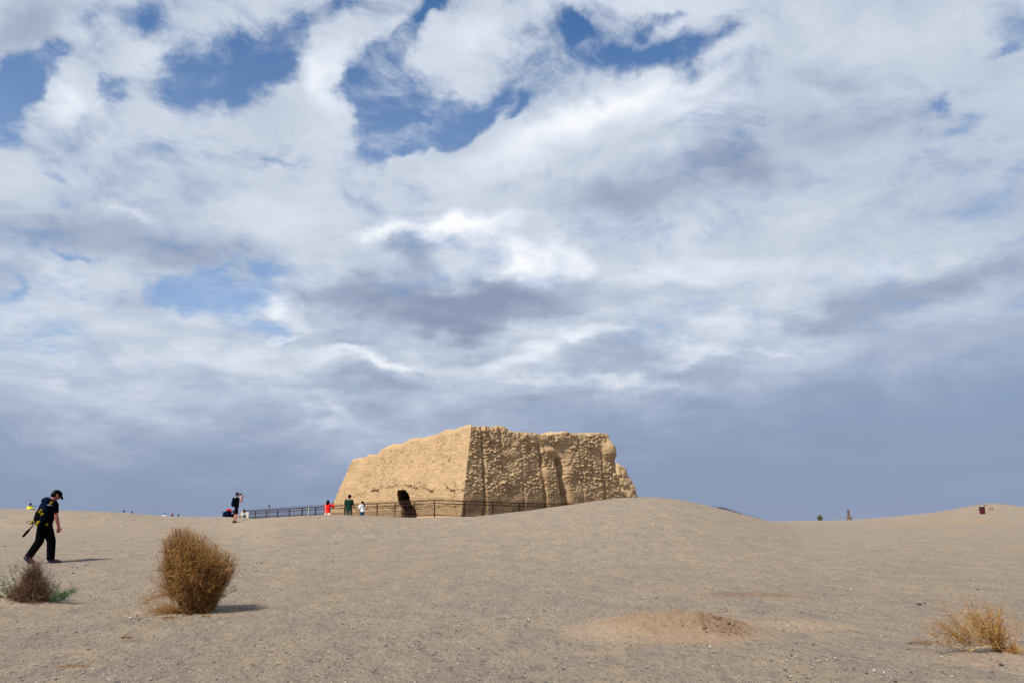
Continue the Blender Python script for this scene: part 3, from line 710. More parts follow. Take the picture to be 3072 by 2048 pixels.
def fence_span(a, b):
    a = Vector(a); b = Vector(b)
    for dz, w, nm in ((0, .075, 'rail'), (-.24, .06, 'rail'), (-1.17, .06, 'rail')):
        mb = MB(); mb.bar(a + Vector((0, 0, dz)), b + Vector((0, 0, dz)), .04, w); put(mb.mesh(nm, False), nm, fence, M_IRON)
    n = 24; mb = MB()
    for i in range(1, n):
        p = a.lerp(b, i / n); mb.box((p.x, p.y, p.z - .51), (.012, .012, 1.36), Matrix.Rotation(R(-40), 3, 'Z'))
        mb.loft([(p.x, p.y, p.z + .17), (p.x, p.y, p.z + .235)], [.010, .002], n=4)
        p = a.lerp(b, (i - .5) / n); mb.box((p.x, p.y, p.z - .94), (.012, .012, .56), Matrix.Rotation(R(-40), 3, 'Z'))
        mb.loft([(p.x, p.y, p.z - .66), (p.x, p.y, p.z - .60)], [.010, .002], n=4)
    put(mb.mesh('picket_row', False), 'picket_row', fence, M_IRON)
for k, p in enumerate(path_l): fence_post(p, .05 if k in (7, 8) else .035)
for p in path_r[1:]: fence_post(p)
for pth in (path_l, path_r):
    for a, b_ in zip(pth[:-1], pth[1:]): fence_span(a, b_)
gp = [(x0 + x1) / 2 for x0, x1 in zip(path_l[7], path_l[8])]; fence_post(gp, .045, M_CREAM, 'pale weathered post among the dark ones', -.05)

# ------------------------------------------------------------------ figures
SKIN = material('skin', (.36, .17, .115), .55)
SKIN_TAN = material('tanned_skin', (.30, .14, .09), .55)
def cloth(name, c, amt=.15): return material(name, c, 1.0, amt, 14, .004, 0.0)
BLACK = cloth('black_cotton', (.0025, .0025, .0035)); HAIR = material('black_hair', (.004, .003, .003), .7, spec=.05)
NAVY = cloth('navy_nylon', (.003, .006, .018)); YELL = cloth('yellow_panel', (.22, .16, .012)); SKINR = material('reddened_skin', (.30, .10, .085), .6); GREYS = cloth('grey_sole', (.22, .2, .18)); SHOE = cloth('purple_grey_shoe', (.06, .05, .085))
RED = cloth('red_cotton', (.62, .018, .012)); WHITE = cloth('white_cotton', (.72, .72, .74), .06); GREEN = cloth('dark_green_cotton', (.007, .028, .018))
OLIVE = cloth('olive_drill', (.085, .075, .05)); JEANS = cloth('blue_denim', (.018, .055, .12)); CREAMC = cloth('cream_linen', (.55, .5, .42), .06)
LEMON = cloth('yellow_cotton', (.62, .56, .05)); PALEB = cloth('pale_blue_cotton', (.20, .30, .34)); REDP = cloth('red_nylon', (.35, .012, .02))
GLASS = material('dark_lens', (.01, .01, .012), .2, spec=.6)

def bake(mb, name, voxel=.008, it=4):
    me = mb.mesh(name); o = bpy.data.objects.new('tmp', me); COL.objects.link(o)
    r = o.modifiers.new('r', 'REMESH'); r.mode = 'VOXEL'; r.voxel_size = voxel; r.use_smooth_shade = True
    s = o.modifiers.new('s', 'SMOOTH'); s.factor = .5; s.iterations = it
    bpy.context.view_layer.update()
    out = bpy.data.meshes.new_from_object(o.evaluated_get(bpy.context.evaluated_depsgraph_get())); out.name = name
    bpy.data.objects.remove(o); bpy.data.meshes.remove(me)
    return out
def stand(**k):
    P_ = dict(pelvis=(0, 0, .95), waist=(0, .005, 1.08), chest=(0, .01, 1.28), neck=(0, 0, 1.46), head=(0, .02, 1.61), look=(0, 1, 0),
              shR=(.175, -.01, 1.40), shL=(-.175, -.01, 1.40), elR=(.225, -.03, 1.12), elL=(-.225, -.03, 1.12), wrR=(.235, .04, .87), wrL=(-.235, .04, .87),
              hiR=(.09, 0, .92), hiL=(-.09, 0, .92), knR=(.10, .02, .49), knL=(-.10, .02, .49), anR=(.10, -.03, .08), anL=(-.10, -.03, .08),
              toR=(.12, .15, .03), toL=(-.12, .15, .03))
    P_.update(k); return {a: (Vector(b_) if hasattr(b_, '__len__') else b_) for a, b_ in P_.items()}
def seated(lean=0.0, **k):
    d = dict(pelvis=(0, 0, .16), waist=(0, .03 + lean * .3, .28), chest=(0, .06 + lean * .7, .47), neck=(0, .08 + lean, .64), head=(0, .11 + lean * 1.2, .79),
             shR=(.175, .06 + lean, .58), shL=(-.175, .06 + lean, .58), elR=(.23, .16 + lean, .35), elL=(-.23, .16 + lean, .35), wrR=(.12, .38, .34), wrL=(-.12, .38, .34),
             hiR=(.09, .02, .14), hiL=(-.09, .02, .14), knR=(.14, .40, .36), knL=(-.14, .40, .36), anR=(.12, .58, .08), anL=(-.12, .58, .08), toR=(.12, .75, .03), toL=(-.12, .75, .03))
    d.update(k); return stand(**d)
def person(label, pos, rz, P_, skin=SKIN, top=BLACK, bottom=BLACK, shoe=BLACK, sleeve='short', legs='long', hair='short', scale=1.0, voxel=.008, group=None, face=True, name='person', topmat_hem=.06):
    t = thing(name, label, 'person', pos, rz, group); t.scale = (scale,) * 3
    g = P_; mb = MB()
    tor = lambda f: [g['pelvis'] + Vector((0, 0, -.07)), g['pelvis'], g['waist'], g['chest'], g['chest'].lerp(g['neck'], .55), g['chest'].lerp(g['neck'], .85), g['neck']]
    rd = [(.13, .10), (.165, .115), (.14, .10), (.165, .115), (.165, .10), (.11, .075), (.058, .058)]
    mb.loft(tor(0), rd, n=16, p=2.4)
    hd = g['head']; fw = g['look'].normalized(); rt = fw.cross(Vector((0, 0, 1))).normalized(); up = rt.cross(fw)
    rot = Matrix((rt, fw, up)).transposed()
    H = lambda x, y, z: hd + rt * x + fw * y + up * z
    mb.cap(g['neck'], H(0, -.015, -.05), .058, .05)
    mb.ell(H(0, -.008, .025), (.075, .094, .088), rot); mb.ell(H(0, .02, -.03), (.06, .068, .085), rot); mb.ell(H(0, .055, -.075), (.03, .025, .028), rot)
    mb.cap(H(0, .083, .018), H(0, .103, -.018), .009, .014, 8)
    mb.ell(H(0, .082, -.050), (.023, .008, .010), rot)
    for s in (-1, 1): mb.ell(H(s * .078, -.005, -.005), (.012, .02, .032), rot)
    for s, sd in ((1, 'R'), (-1, 'L')):
        sh, e, w = g['sh' + sd], g['el' + sd], g['wr' + sd]
        mb.ell(sh, (.062, .06, .065)); mb.cap(sh, e, .052, .040); mb.cap(e, e.lerp(w, .35), .041, .042); mb.cap(e.lerp(w, .35), w, .042, .027)
        d = Vector(g.get('hand' + sd, (w - e))).normalized(); side = g.get('palm' + sd, Vector((0, 1, 0))); side = (side - d * side.dot(d)).normalized(); nn = d.cross(side)
        mb.loft([w, w + d * .03, w + d * .06, w + d * .088], [(.024, .019), (.038, .017), (.042, .016), (.036, .012)], right=side, n=12, p=2.6)
        for k, (o, L) in enumerate(((.031, .070), (.011, .078), (-.011, .073), (-.030, .058))):
            b0 = w + d * .085 + side * o; c = g.get('curl' + sd, .5); inw = nn * (-s)
            d1 = (d * math.cos(c * .5) + inw * math.sin(c * .5)); d2 = (d * math.cos(c * 1.3) + inw * math.sin(c * 1.3)); d3 = (d * math.cos(c * 2.0) + inw * math.sin(c * 2.0))
            p1 = b0 + d1 * L * .45; p2 = p1 + d2 * L * .32; p3 = p2 + d3 * L * .25
            mb.cap(b0, p1, .0085, .008, 8); mb.cap(p1, p2, .008, .0075, 8); mb.cap(p2, p3, .0075, .0065, 8)
        b0 = w + d * .025 + side * .034; p1 = b0 + (d * .75 + side * .6) * .042; p2 = p1 + (d * .95 + side * .2) * .030
        mb.cap(b0, p1, .012, .010, 8); mb.cap(p1, p2, .010, .008, 8)
        hi, kn, an, to = g['hi' + sd], g['kn' + sd], g['an' + sd], g['to' + sd]
        mb.cap(hi, kn, .082, .052); mb.cap(kn, kn.lerp(an, .35), .052, .054); mb.cap(kn.lerp(an, .35), an, .054, .036); mb.cap(an, to, .036, .028)
    body = obj('body', bake(mb, 'body', voxel), skin, t)
    # shirt
    mb = MB(); hem = g['pelvis'].lerp(g['waist'], .0) + (g['pelvis'] - g['waist']).normalized() * topmat_hem
    mb.loft([hem, g['pelvis'], g['waist'], g['chest'], g['chest'].lerp(g['neck'], .55), g['chest'].lerp(g['neck'], .86), g['chest'].lerp(g['neck'], .97)], [(.182, .135), (.186, .138), (.168, .125), (.186, .136), (.182, .118), (.125, .092), (.072, .070)], n=20, p=2.4)
    for s, sd in ((1, 'R'), (-1, 'L')):
        sh, e, w = g['sh' + sd], g['el' + sd], g['wr' + sd]
        mb.ell(sh, (.078, .074, .078)); end = sh.lerp(e, .72) if sleeve == 'short' else e
        mb.loft([sh.lerp(e, -.05), sh, sh.lerp(end, .5), end], [.06, .072, .068, .064], right=(0, 1, 0), n=14)
        if sleeve == 'long': mb.cap(e, e, .056, .056) if False else mb.ell(e, (.057, .057, .057)); mb.loft([e, e.lerp(w, .5), e.lerp(w, .95)], [.056, .050, .040], right=(0, 1, 0), n=14) if sleeve == 'long' else None
    obj('shirt', bake(mb, 'shirt', max(voxel, .011), 3), top, t)
    # trousers or shorts
    mb = MB(); mb.loft([g['pelvis'] + Vector((0, 0, -.10)), g['pelvis'] + Vector((0, 0, -.03)), g['pelvis'].lerp(g['waist'], .35), g['pelvis'].lerp(g['waist'], .6)], [(.15, .12), (.176, .128), (.172, .122), (.160, .115)], n=18, p=2.4)
    for sd in 'RL':
        hi, kn, an = g['hi' + sd], g['kn' + sd], g['an' + sd]
        if legs == 'long': mb.loft([hi.lerp(kn, -.1), hi, hi.lerp(kn, .5), kn, kn.lerp(an, .5), kn.lerp(an, 1.04)], [.078, .110, .102, .090, .084, .080], n=14)
        else: mb.loft([hi.lerp(kn, -.1), hi, hi.lerp(kn, .5), hi.lerp(kn, .95)], [.075, .100, .098, .098], n=14)
    obj('trousers' if legs == 'long' else 'shorts', bake(mb, 'trousers', max(voxel, .011), 3), bottom, t)
    for sd in 'RL':
        an, to = g['an' + sd], g['to' + sd]; f = (to - an); f.z = 0 if abs(f.z) < .08 else f.z; f.normalize(); dn = Vector((0, 0, -1)); dn = (dn - f * dn.dot(f)).normalized()
        rr = f.cross(dn).normalized(); hb = an + dn * .045 - f * .05
        mb = MB(); mb.loft([hb, hb + f * .03, hb + f * .12, hb + f * .20, hb + f * .25], [(.030, .030), (.040, .045), (.042, .040), (.046, .030), (.028, .018)], right=rr, n=12, p=2.6)
        mb.cap(an + dn * .02, an - dn * .02, .046, .044)
        mb.loft([hb + dn * .030 - f * .012, hb + dn * .032 + f * .06, hb + dn * .032 + f * .17, hb + dn * .030 + f * .262], [(.036, .012), (.045, .013), (.050, .013), (.030, .012)], right=rr, n=12, p=3)
        obj('shoe', bake(mb, 'shoe', max(voxel, .009), 2), shoe, t)
    if hair:
        mb = MB(); mb.ell(H(0, -.018, .040), (.085, .098, .090), rot, 16, 10); mb.ell(H(0, -.055, .0), (.078, .060, .085), rot)
        if hair == 'long':
            mb.loft([H(0, -.05, .05), H(0, -.075, -.05), H(0, -.085, -.16), H(0, -.09, -.27), H(0, -.085, -.34)], [(.07, .05), (.088, .055), (.088, .045), (.075, .035), (.04, .02)], right=rt, n=14)
            for s in (-1, 1): mb.loft([H(s * .07, -.02, .03), H(s * .085, .0, -.07), H(s * .085, .0, -.2)], [(.022, .05), (.022, .05), (.015, .03)], right=rt, n=10)
        elif hair == 'bushy': mb.ell(H(0, -.03, .055), (.10, .105, .095), rot)
        obj('hair', bake(mb, 'hair', max(voxel, .010), 2), HAIR, t)
    if face:
        for s in (-1, 1):
            mb = MB(); mb.ell(H(s * .031, .078, .018), (.012, .008, .006), rot, 10, 6); obj('eye', mb.mesh('eye'), HAIR, t)
        mb = MB(); mb.ell(H(0, .088, -.050), (.020, .004, .004), rot, 10, 6); obj('mouth', mb.mesh('mouth'), REDP, t)
    return t, H, rot
def find_spot(X, Ytop, H, lo, hi):
    best = None
    for d in np.arange(lo, hi, .25):
        p = at(X, Ytop, d); z = float(terrain(p.x, p.y)); e = abs(z + H - p.z)
        if best is None or e < best[0]: best = (e, d, p.x, z)
    return Vector((best[2], best[1], best[3]))
def child_like(t):      # matrix that puts local person space into the world
    return Matrix.Translation(t.location) @ t.rotation_euler.to_matrix().to_4x4() @ Matrix.Diagonal((*t.scale, 1))
def carried(name, label, cat, t, origin):
    o = thing(name, label, cat, child_like(t) @ Vector(origin), t.rotation_euler.z); o.scale = t.scale; return o

def backpack(label, t, origin, size, body=NAVY, panel=YELL, tilt=0.0, lid=NAVY, extras=True, voxel=.010):
    """worn on the back of figure t; origin = centre of the pack in the figure's own space, back is -y"""
    o = carried('backpack', label, 'backpack', t, origin); w, d, h = size
    rot = Matrix.Rotation(tilt, 3, 'X'); V = lambda x, y, z: rot @ Vector((x, y, z))
    mb = MB(); mb.loft([V(0, 0, -h * .5), V(0, -.01, -h * .42), V(0, -.02, -h * .1), V(0, -.015, h * .22), V(0, 0, h * .36), V(0, .01, h * .42)], [(w * .30, d * .34), (w * .46, d * .48), (w * .5, d * .52), (w * .48, d * .5), (w * .42, d * .44), (w * .3, d * .3)], n=16, p=3.2)
    obj('pack_body', bake(mb, 'pack_body', voxel, 2), body, o)
    mb = MB(); mb.loft([V(0, .01, h * .36), V(0, 0, h * .40), V(0, 0, h * .47), V(0, .01, h * .53)], [(w * .36, d * .4), (w * .49, d * .56), (w * .46, d * .52), (w * .3, d * .34)], n=16, p=3)
    obj('lid', bake(mb, 'lid', voxel, 2), lid, o)
    mb = MB(); mb.loft([V(0, -d * .5, -h * .36), V(0, -d * .58, -h * .28), V(0, -d * .6, -h * .05), V(0, -d * .5, h * .10)], [(w * .26, d * .10), (w * .34, d * .18), (w * .34, d * .16), (w * .24, d * .06)], n=14, p=3)
    obj('front_pocket', bake(mb, 'front_pocket', voxel, 2), panel if extras else body, o)
    for s in (-1, 1):
        mb = MB(); mb.loft([V(s * w * .50, .0, -h * .42), V(s * w * .56, .0, -h * .30), V(s * w * .54, .0, -h * .14)], [(w * .08, d * .26), (w * .12, d * .34), (w * .07, d * .28)], n=12, p=2.6)
        obj('side_pocket', bake(mb, 'side_pocket', voxel, 1), panel, o)
        mb = MB(); pts = [V(s * w * .26, d * .40, h * .34), V(s * w * .30, d * .62, h * .43), V(s * w * .36, d * .98, h * .36), V(s * w * .40, d * 1.12, h * .16), V(s * w * .44, d * .92, -h * .06), V(s * w * .40, d * .45, -h * .24)]
        mb.loft(pts, [(.028, .010)] * 6, right=(1, 0, 0), n=8, p=4); obj('shoulder_strap', mb.mesh('shoulder_strap'), BLACK, o)
    mb = MB(); mb.loft([V(0, -.0, h * .48), V(0, -.03, h * .58), V(0, .03, h * .58), V(0, .02, h * .48)], [.008] * 4, n=6); obj('haul_loop', mb.mesh('haul_loop'), BLACK, o)
    return o, V

# --- the walker with the big backpack
wp = ground_at(120, 1689)
P_w = stand(pelvis=(0, 0, .90), waist=(0, .035, 1.03), chest=(0, .05, 1.23), neck=(.01, .09, 1.41), head=(.02, .15, 1.54), look=(0, .80, -.55),
            shR=(.175, .07, 1.355), shL=(-.175, .07, 1.355), elR=(.215, .13, 1.05), elL=(-.215, .06, 1.06), wrR=(.20, .21, .81), wrL=(-.21, .13, .83),
            hiR=(.09, 0, .87), hiL=(-.09, 0, .87), knR=(.11, .13, .49), anR=(.11, .16, .09), toR=(.13, .34, .03), knL=(-.10, -.03, .49), anL=(-.08, -.21, .15), toL=(-.08, -.09, .02), curlR=.9, handR=(0, .05, -1))
walker, H, rot = person('person in black with a dark cap and loaded backpack walking beside the low thorny bush', (wp.x, wp.y, wp.z), R(-40), P_w, skin=SKINR, top=BLACK, bottom=BLACK, shoe=SHOE, hair='short', scale=1.045, voxel=.007)
walker.scale = (1.13, 1.13, 1.045)
mb = MB(); mb.ell(H(0, -.006, .050), (.092, .108, .078), rot, 18, 12); c_ = bake(mb, 'cap', .007, 2); obj('cap', c_, BLACK, walker)
mb = MB(); mb.loft([H(0, .07, .045), H(0, .12, .030), H(0, .165, .002)], [(.072, .008), (.070, .008), (.045, .006)], right=(1, 0, 0), n=14, p=3); obj('cap_brim', mb.mesh('cap_brim'), BLACK, walker)
bp, V = backpack('large dark blue backpack with yellow patches and dangling straps on the walker in black', walker, (.03, -.06, 1.15), (.32, .19, .62), NAVY, BLACK, R(-9))
for a, b_, m_, nm in (((.0, -.16, .12), (-.02, -.33, .08), NAVY, 'strap_end'), ((.06, -.16, .02), (.05, -.30, .03), BLACK, 'strap_end'), ((.02, -.16, -.20), (.0, -.30, -.28), NAVY, 'strap_end'), ((.05, -.14, -.30), (.02, -.27, -.60), BLACK, 'dangling_bottle'), ((.10, -.05, -.26), (.06, -.26, -.30), BLACK, 'strap_end')):
    mb = MB(); a = V(*a); b_ = V(*b_); rad = .030 if nm == 'dangling_bottle' else .009
    mb.loft([a, a.lerp(b_, .3), a.lerp(b_, .6), b_], [rad * .35, rad * .5, rad, rad * .8], n=8); obj(nm, mb.mesh(nm), m_, bp)
for (x, y, z, sx_, sz_) in ((.17, .02, .20, .02, .11), (.13, -.12, .0, .03, .10), (.16, -.08, -.06, .03, .07), (.12, -.10, -.27, .08, .11), (-.02, -.16, -.26, .06, .08), (.19, .06, -.27, .03, .05)):
    mb = MB(); mb.box(V(x, y, z), (.02 + sx_ * .5, .05, sz_), rot=Matrix.Rotation(R(-14), 3, 'X') @ Matrix.Rotation(R(25), 3, 'Y'), bevel=.008); obj('yellow_patch', mb.mesh('yellow_patch'), YELL, bp)
mb = MB(); mb.loft([V(.20, .05, .15), V(.205, .0, .17), V(.20, -.05, .155)], [(.012, .01)] * 3, n=8); obj('pale_tag', mb.mesh('pale_tag'), PALEB, bp)

# --- the photographer on the left shoulder of the mound
pp = ground_at(706, 1567)
P_p = stand(elR=(.26, .24, 1.24), wrR=(.09, .26, 1.50), elL=(-.24, .22, 1.22), wrL=(-.06, .30, 1.48), handR=(-.3, .3, .8), handL=(.4, .3, .8), curlR=1.2, curlL=1.2, knR=(.11, .05, .49), anR=(.11, .02, .08), toR=(.13, .2, .03), knL=(-.10, -.03, .49), anL=(-.10, -.12, .08), toL=(-.12, .05, .03), look=(0, 1, .08))
hh = (pp - at(706, 1477, pp.y)).length
ph, H, rot = person('person in black shirt and shorts with bare calves raising a camera on the crest', pp, R(-78), P_p, skin=SKIN, hair='bushy', legs='short', scale=hh / 1.74)
backpack('small dark blue rucksack on the back of the standing photographer', ph, (0, -.185, 1.16), (.30, .17, .50), NAVY, NAVY, 0, NAVY, False)
cm = carried('camera', 'black camera held to the eye of the person in black shorts', 'camera', ph, H(0, .135, .015))
mb = MB(); mb.box((0, 0, 0), (.13, .05, .085), bevel=.012); mb.box((0, .0, .05), (.05, .045, .03), bevel=.01); obj('camera_body', mb.mesh('camera_body'), BLACK, cm)
mb = MB(); mb.loft([(0, .02, -.005), (0, .07, -.005), (0, .12, -.005)], [.034, .036, .040], n=18); lens_ = obj('lens', mb.mesh('lens'), BLACK, cm)
mb = MB(); mb.loft([(0, .121, -.005), (0, .124, -.005)], [.032, .03], n=18); obj('lens_glass', mb.mesh('lens_glass'), GLASS, lens_)

# --- three visitors near the fort fence
gp_ = find_spot(1048, 1482.5, 1.73, 41, 49)
P_g = stand(elR=(.24, .05, 1.12), wrR=(.20, .26, 1.02), elL=(-.24, .05, 1.12), wrL=(-.08, .27, 1.05), curlR=1.2, head=(.015, .03, 1.61), handR=(0, 1, 0))
gman, H, rot = person('person in dark green shirt and olive trousers seen from behind before the fence', gp_, R(-12), P_g, skin=SKIN_TAN, top=GREEN, bottom=OLIVE)
sl_ = carried('strap', 'black looped strap hanging from the hand of the person in green', 'strap', gman, (.235, .36, 1.0))
mb = MB(); mb.loft([(0, 0, 0), (.03, 0, -.10), (.09, 0, -.155), (.15, 0, -.13), (.17, 0, -.05), (.13, 0, .04)], [(.012, .008)] * 6, right=(0, 1, 0), n=8); obj('strap_loop', mb.mesh('strap_loop'), BLACK, sl_)
rp = find_spot(984, 1499.5, 1.60, 41, 52)
P_r = stand(elR=(.34, .16, 1.26), wrR=(.24, .30, 1.46), elL=(-.27, .18, 1.26), wrL=(.02, .34, 1.44), handR=(-.4, .2, .8), handL=(.5, .3, .5), curlR=1.1, curlL=1.1, shR=(.18, 0, 1.42))
red, H, rot = person('person in red top with long black hair raising a phone beside the fence', rp, R(-14), P_r, top=RED, bottom=CREAMC, sleeve='long', hair='long', scale=.93)
ph2 = carried('phone', 'black phone held up by the person in the red top', 'phone', red, (.19, .38, 1.54)); mb = MB(); mb.box((0, 0, 0), (.15, .012, .075), bevel=.005); obj('case', mb.mesh('case'), BLACK, ph2)
mb = MB(); mb.box((0, .008, 0), (.135, .003, .062), bevel=.001); obj('screen', mb.mesh('screen'), GLASS, ph2)
sh_ = carried('shoulder_bag', 'bag strap crossing the back of the person in the red top', 'bag', red, (0, -.15, 1.2))
mb = MB(); mb.loft([(-.11, .06, .24), (-.10, -.005, .14), (-.06, .0, -.05), (.0, .0, -.26), (.06, .02, -.33)], [(.012, .004)] * 5, right=(1, 0, 0), n=8, p=4); obj('bag_strap', mb.mesh('bag_strap'), CREAMC, sh_)
mb = MB(); mb.box((.17, .06, -.38), (.20, .07, .14), bevel=.02); obj('bag_body', mb.mesh('bag_body'), CREAMC, sh_)
wp_ = find_spot(1089, 1501.5, 1.60, 54, 63)
P_wh = stand(head=(.02, .06, 1.58), look=(-.1, 1, -.35), elL=(-.21, .20, 1.17), wrL=(-.09, .19, 1.44), handL=(0, -.1, 1), elR=(.20, .06, 1.15), wrR=(.14, .26, 1.10), chest=(0, .02, 1.28))
wh, H, rot = person('person in white top and blue jeans with long black hair turning left before the fence', wp_, R(72), P_wh, top=WHITE, bottom=JEANS, sleeve='long', hair='long', scale=.93)

# --- the pair sitting by the small board
bp_ = at(688, 1548, 55.5); bz = float(terrain(bp_.x, bp_.y))
def seat_z(X, Ytop, H_, lo, hi): return find_spot(X, Ytop, H_, lo, hi)
sp1 = seat_z(692, 1530, .90, 53, 62)
cr, H, rot = person('person in black sitting by the small board under a big red and blue pack', sp1, R(-80), seated(.12), top=BLACK, bottom=BLACK, hair='short', voxel=.010)
bk, V = backpack('big navy and red rucksack of the person sitting by the small board', cr, (0, -.17, .60), (.54, .42, .72), NAVY, NAVY, R(-24), REDP)
mb = MB(); mb.loft([V(0, -.22, .1), V(.02, -.36, -.02), V(.0, -.44, -.08)], [(.10, .05), (.08, .04), (.03, .02)], n=10); obj('hanging_jacket', mb.mesh('hanging_jacket'), BLACK, bk)
mb = MB(); mb.box(V(.05, .06, .33), (.09, .09, .06), bevel=.02); obj('white_bundle', mb.mesh('white_bundle'), WHITE, bk)
sp2 = seat_z(737, 1529, .90, 53, 62)
bl, H, rot = person('person in pale blue top sitting in front of the small cream board pointing left', sp2, R(110), seated(0, elL=(-.26, .24, .46), wrL=(-.10, .42, .50), elR=(.24, .26, .44), wrR=(.18, .50, .40)), top=PALEB, bottom=BLACK, sleeve='short', hair='bushy', voxel=.010)
# --- small cream board at the end of the fence
sbp = at(734, 1549, 60); sz_ = float(terrain(sbp.x, sbp.y)); sgn = thing('notice_board', 'blank cream notice board on two short posts at the fence end', 'sign', (sbp.x, sbp.y, sz_), R(8))
ztop = zat(1535.5, 60) - sz_
mb = MB(); mb.box((0, 0, ztop - .22), (.56, .04, .44), bevel=.008); obj('board', mb.mesh('board', False), CREAMC, sgn)
for s in (-1, 1):
    mb = MB(); mb.box((s * .21, .035, (ztop - .1) / 2 - .1), (.05, .03, ztop + .1)); obj('post', mb.mesh('post', False), M_CREAM, sgn)

# --- visitors whose heads show above the far crest
yp = find_spot(92, 1508.5, 1.72, 62, 95)
person('person in a yellow shirt walking beyond the left crest behind the backpacker', yp, R(10), stand(), skin=SKIN_TAN, top=LEMON, bottom=BLACK, voxel=.012)
for X, Yt, lab, top, H_, hr, rz in ((372, 1530.5, 'person beyond the left crest with a large dark head showing', BLACK, 1.74, 'bushy', 20),
                            (397, 1533.5, 'person beyond the left crest with only the small top of a dark head showing', BLACK, 1.72, 'short', -10),
                            (494, 1540, 'person in a white shirt showing head and shoulders over the dip in the crest', WHITE, 1.66, 'short', 30),
                            (517, 1540, 'person in black with a reddish hat showing over the crest beside the white shirt', BLACK, 1.66, 'short', -30),
                            (534, 1544.5, 'person in dark clothes bending low at the lowest dip of the left crest', BLACK, 1.60, 'bushy', -60)):
    s_ = find_spot(X, Yt, H_, 60, 128)
    t_, H, rot = person(lab, s_, R(rz), stand() if X != 534 else stand(neck=(0, .06, 1.44), head=(0, .10, 1.57)), skin=SKIN_TAN, top=top, bottom=JEANS, hair=hr, voxel=.013, face=False)
    if X == 517:
        mb = MB(); mb.loft([H(0, -.01, .05), H(0, -.01, .06), H(0, -.01, .065), H(0, -.01, .13), H(0, -.01, .15)], [.15, .15, .10, .085, .05], n=16); obj('hat', mb.mesh('hat'), REDP, t_)

# ------------------------------------------------------------------ furniture
bpz = ground_at(2948, 1541); gz = float(terrain(bpz.x, bpz.y))
M_BIN = material('dark_red_slats', (.07, .004, .007), .6, .2, 12); M_RIM = material('dark_rim', (.012, .014, .028), .5)
bn = thing('litter_bin', 'dark red slatted litter bin with black rim on the right hilltop', 'bin', (bpz.x, bpz.y, gz - .02)); HB = zat(1518.5, bpz.y) - gz
mb = MB(); mb.loft([(0, 0, .03), (0, 0, HB * .80)], [.185, .185], n=24); obj('drum', mb.mesh('drum'), M_RIM, bn)
mb = MB()
for k in range(20):
    a = 2 * math.pi * k / 20; mb.box((math.cos(a) * .20, math.sin(a) * .20, HB * .41), (.018, .05, HB * .74), Matrix.Rotation(a, 3, 'Z'), .004)
obj('slat_ring', mb.mesh('slat_ring', False), M_BIN, bn)
mb = MB(); mb.loft([(0, 0, HB * .78), (0, 0, HB * .82), (0, 0, HB * .96), (0, 0, HB)], [.22, .225, .225, .205], n=24); obj('rim', mb.mesh('rim'), M_RIM, bn)
mb = MB(); mb.loft([(0, 0, 0), (0, 0, .05)], [.215, .215], n=24); obj('base_ring', mb.mesh('base_ring'), M_BIN, bn)

mpz = at(2548, 1559, 93); mz = float(terrain(mpz.x, mpz.y)); k_ = .000398 * 93
mo_ = thing('stone_marker', 'reddish stone marker pillar on a stepped block standing on the skyline', 'monument', (mpz.x, mpz.y, mz - .1), R(12))
STONE = material('red_brown_stone', (.11, .055, .045), .8, .2, 6); STONE2 = material('grey_brown_stone', (.15, .115, .09), .85, .2, 6)
base0 = max(zat(1558, 93) - mz + .1, .15)
mb = MB(); mb.box((.1, 0, base0 / 2), (20 * k_, .7, base0), bevel=.02); obj('step', mb.mesh('step', False), STONE2, mo_)
mb = MB(); mb.box((0, 0, base0 + 10.5 * k_ * .5), (12 * k_, .4, 10.5 * k_), bevel=.02); obj('plinth', mb.mesh('plinth', False), STONE2, mo_)
mb = MB(); mb.box((-1 * k_, 0, base0 + 10.5 * k_ + 10 * k_), (5.5 * k_, .16, 19.5 * k_), bevel=.015); obj('pillar', mb.mesh('pillar', False), STONE, mo_)

lp = at(808, 1512, 112); lz = float(terrain(lp.x, lp.y)); HL = lp.z - lz
lm = thing('lamp_post', 'thin lamp post with a small lantern rising behind the left fence', 'lamp post', (lp.x, lp.y, lz))
mb = MB(); mb.loft([(0, 0, 0), (0, 0, .3), (0, 0, .32), (0, 0, HL - .35)], [.06, .06, .03, .025], n=10); obj('pole', mb.mesh('pole'), M_IRON, lm)
mb = MB(); mb.loft([(0, 0, HL - .38), (0, 0, HL - .33), (0, 0, HL - .2), (0, 0, HL - .17)], [.05, .10, .13, .05], n=10); mb.loft([(0, 0, HL - .17), (0, 0, HL)], [.09, .01], n=10); mb.box((0, 0, HL - .26), (.30, .03, .03)); obj('lantern', mb.mesh('lantern'), M_IRON, lm)
# ------------------------------------------------------------------ plants
def tubes(P_, rad, seed=0):
    """P_ (N,K,3), rad (N,K): three-sided tubes"""
    N_, K_ = P_.shape[:2]; rg = np.random.default_rng(seed)
    T = np.gradient(P_, axis=1); T /= (np.linalg.norm(T, axis=2, keepdims=True) + 1e-9)
    u = rg.normal(size=(N_, 1, 3)); u = u - (u * T).sum(2, keepdims=True) * T; u /= (np.linalg.norm(u, axis=2, keepdims=True) + 1e-9); w = np.cross(T, u)
    rings = [P_ + rad[..., None] * (u * math.cos(a) + w * math.sin(a)) for a in (0, 2.094, 4.189)]
    V = np.stack(rings, 2)  # N,K,3,3
    idx = np.arange(N_ * K_ * 3).reshape(N_, K_, 3)
    q = np.stack([idx[:, :-1, :], np.roll(idx, -1, 2)[:, :-1, :], np.roll(idx, -1, 2)[:, 1:, :], idx[:, 1:, :]], -1).reshape(-1, 4)
    return V.reshape(-1, 3), q
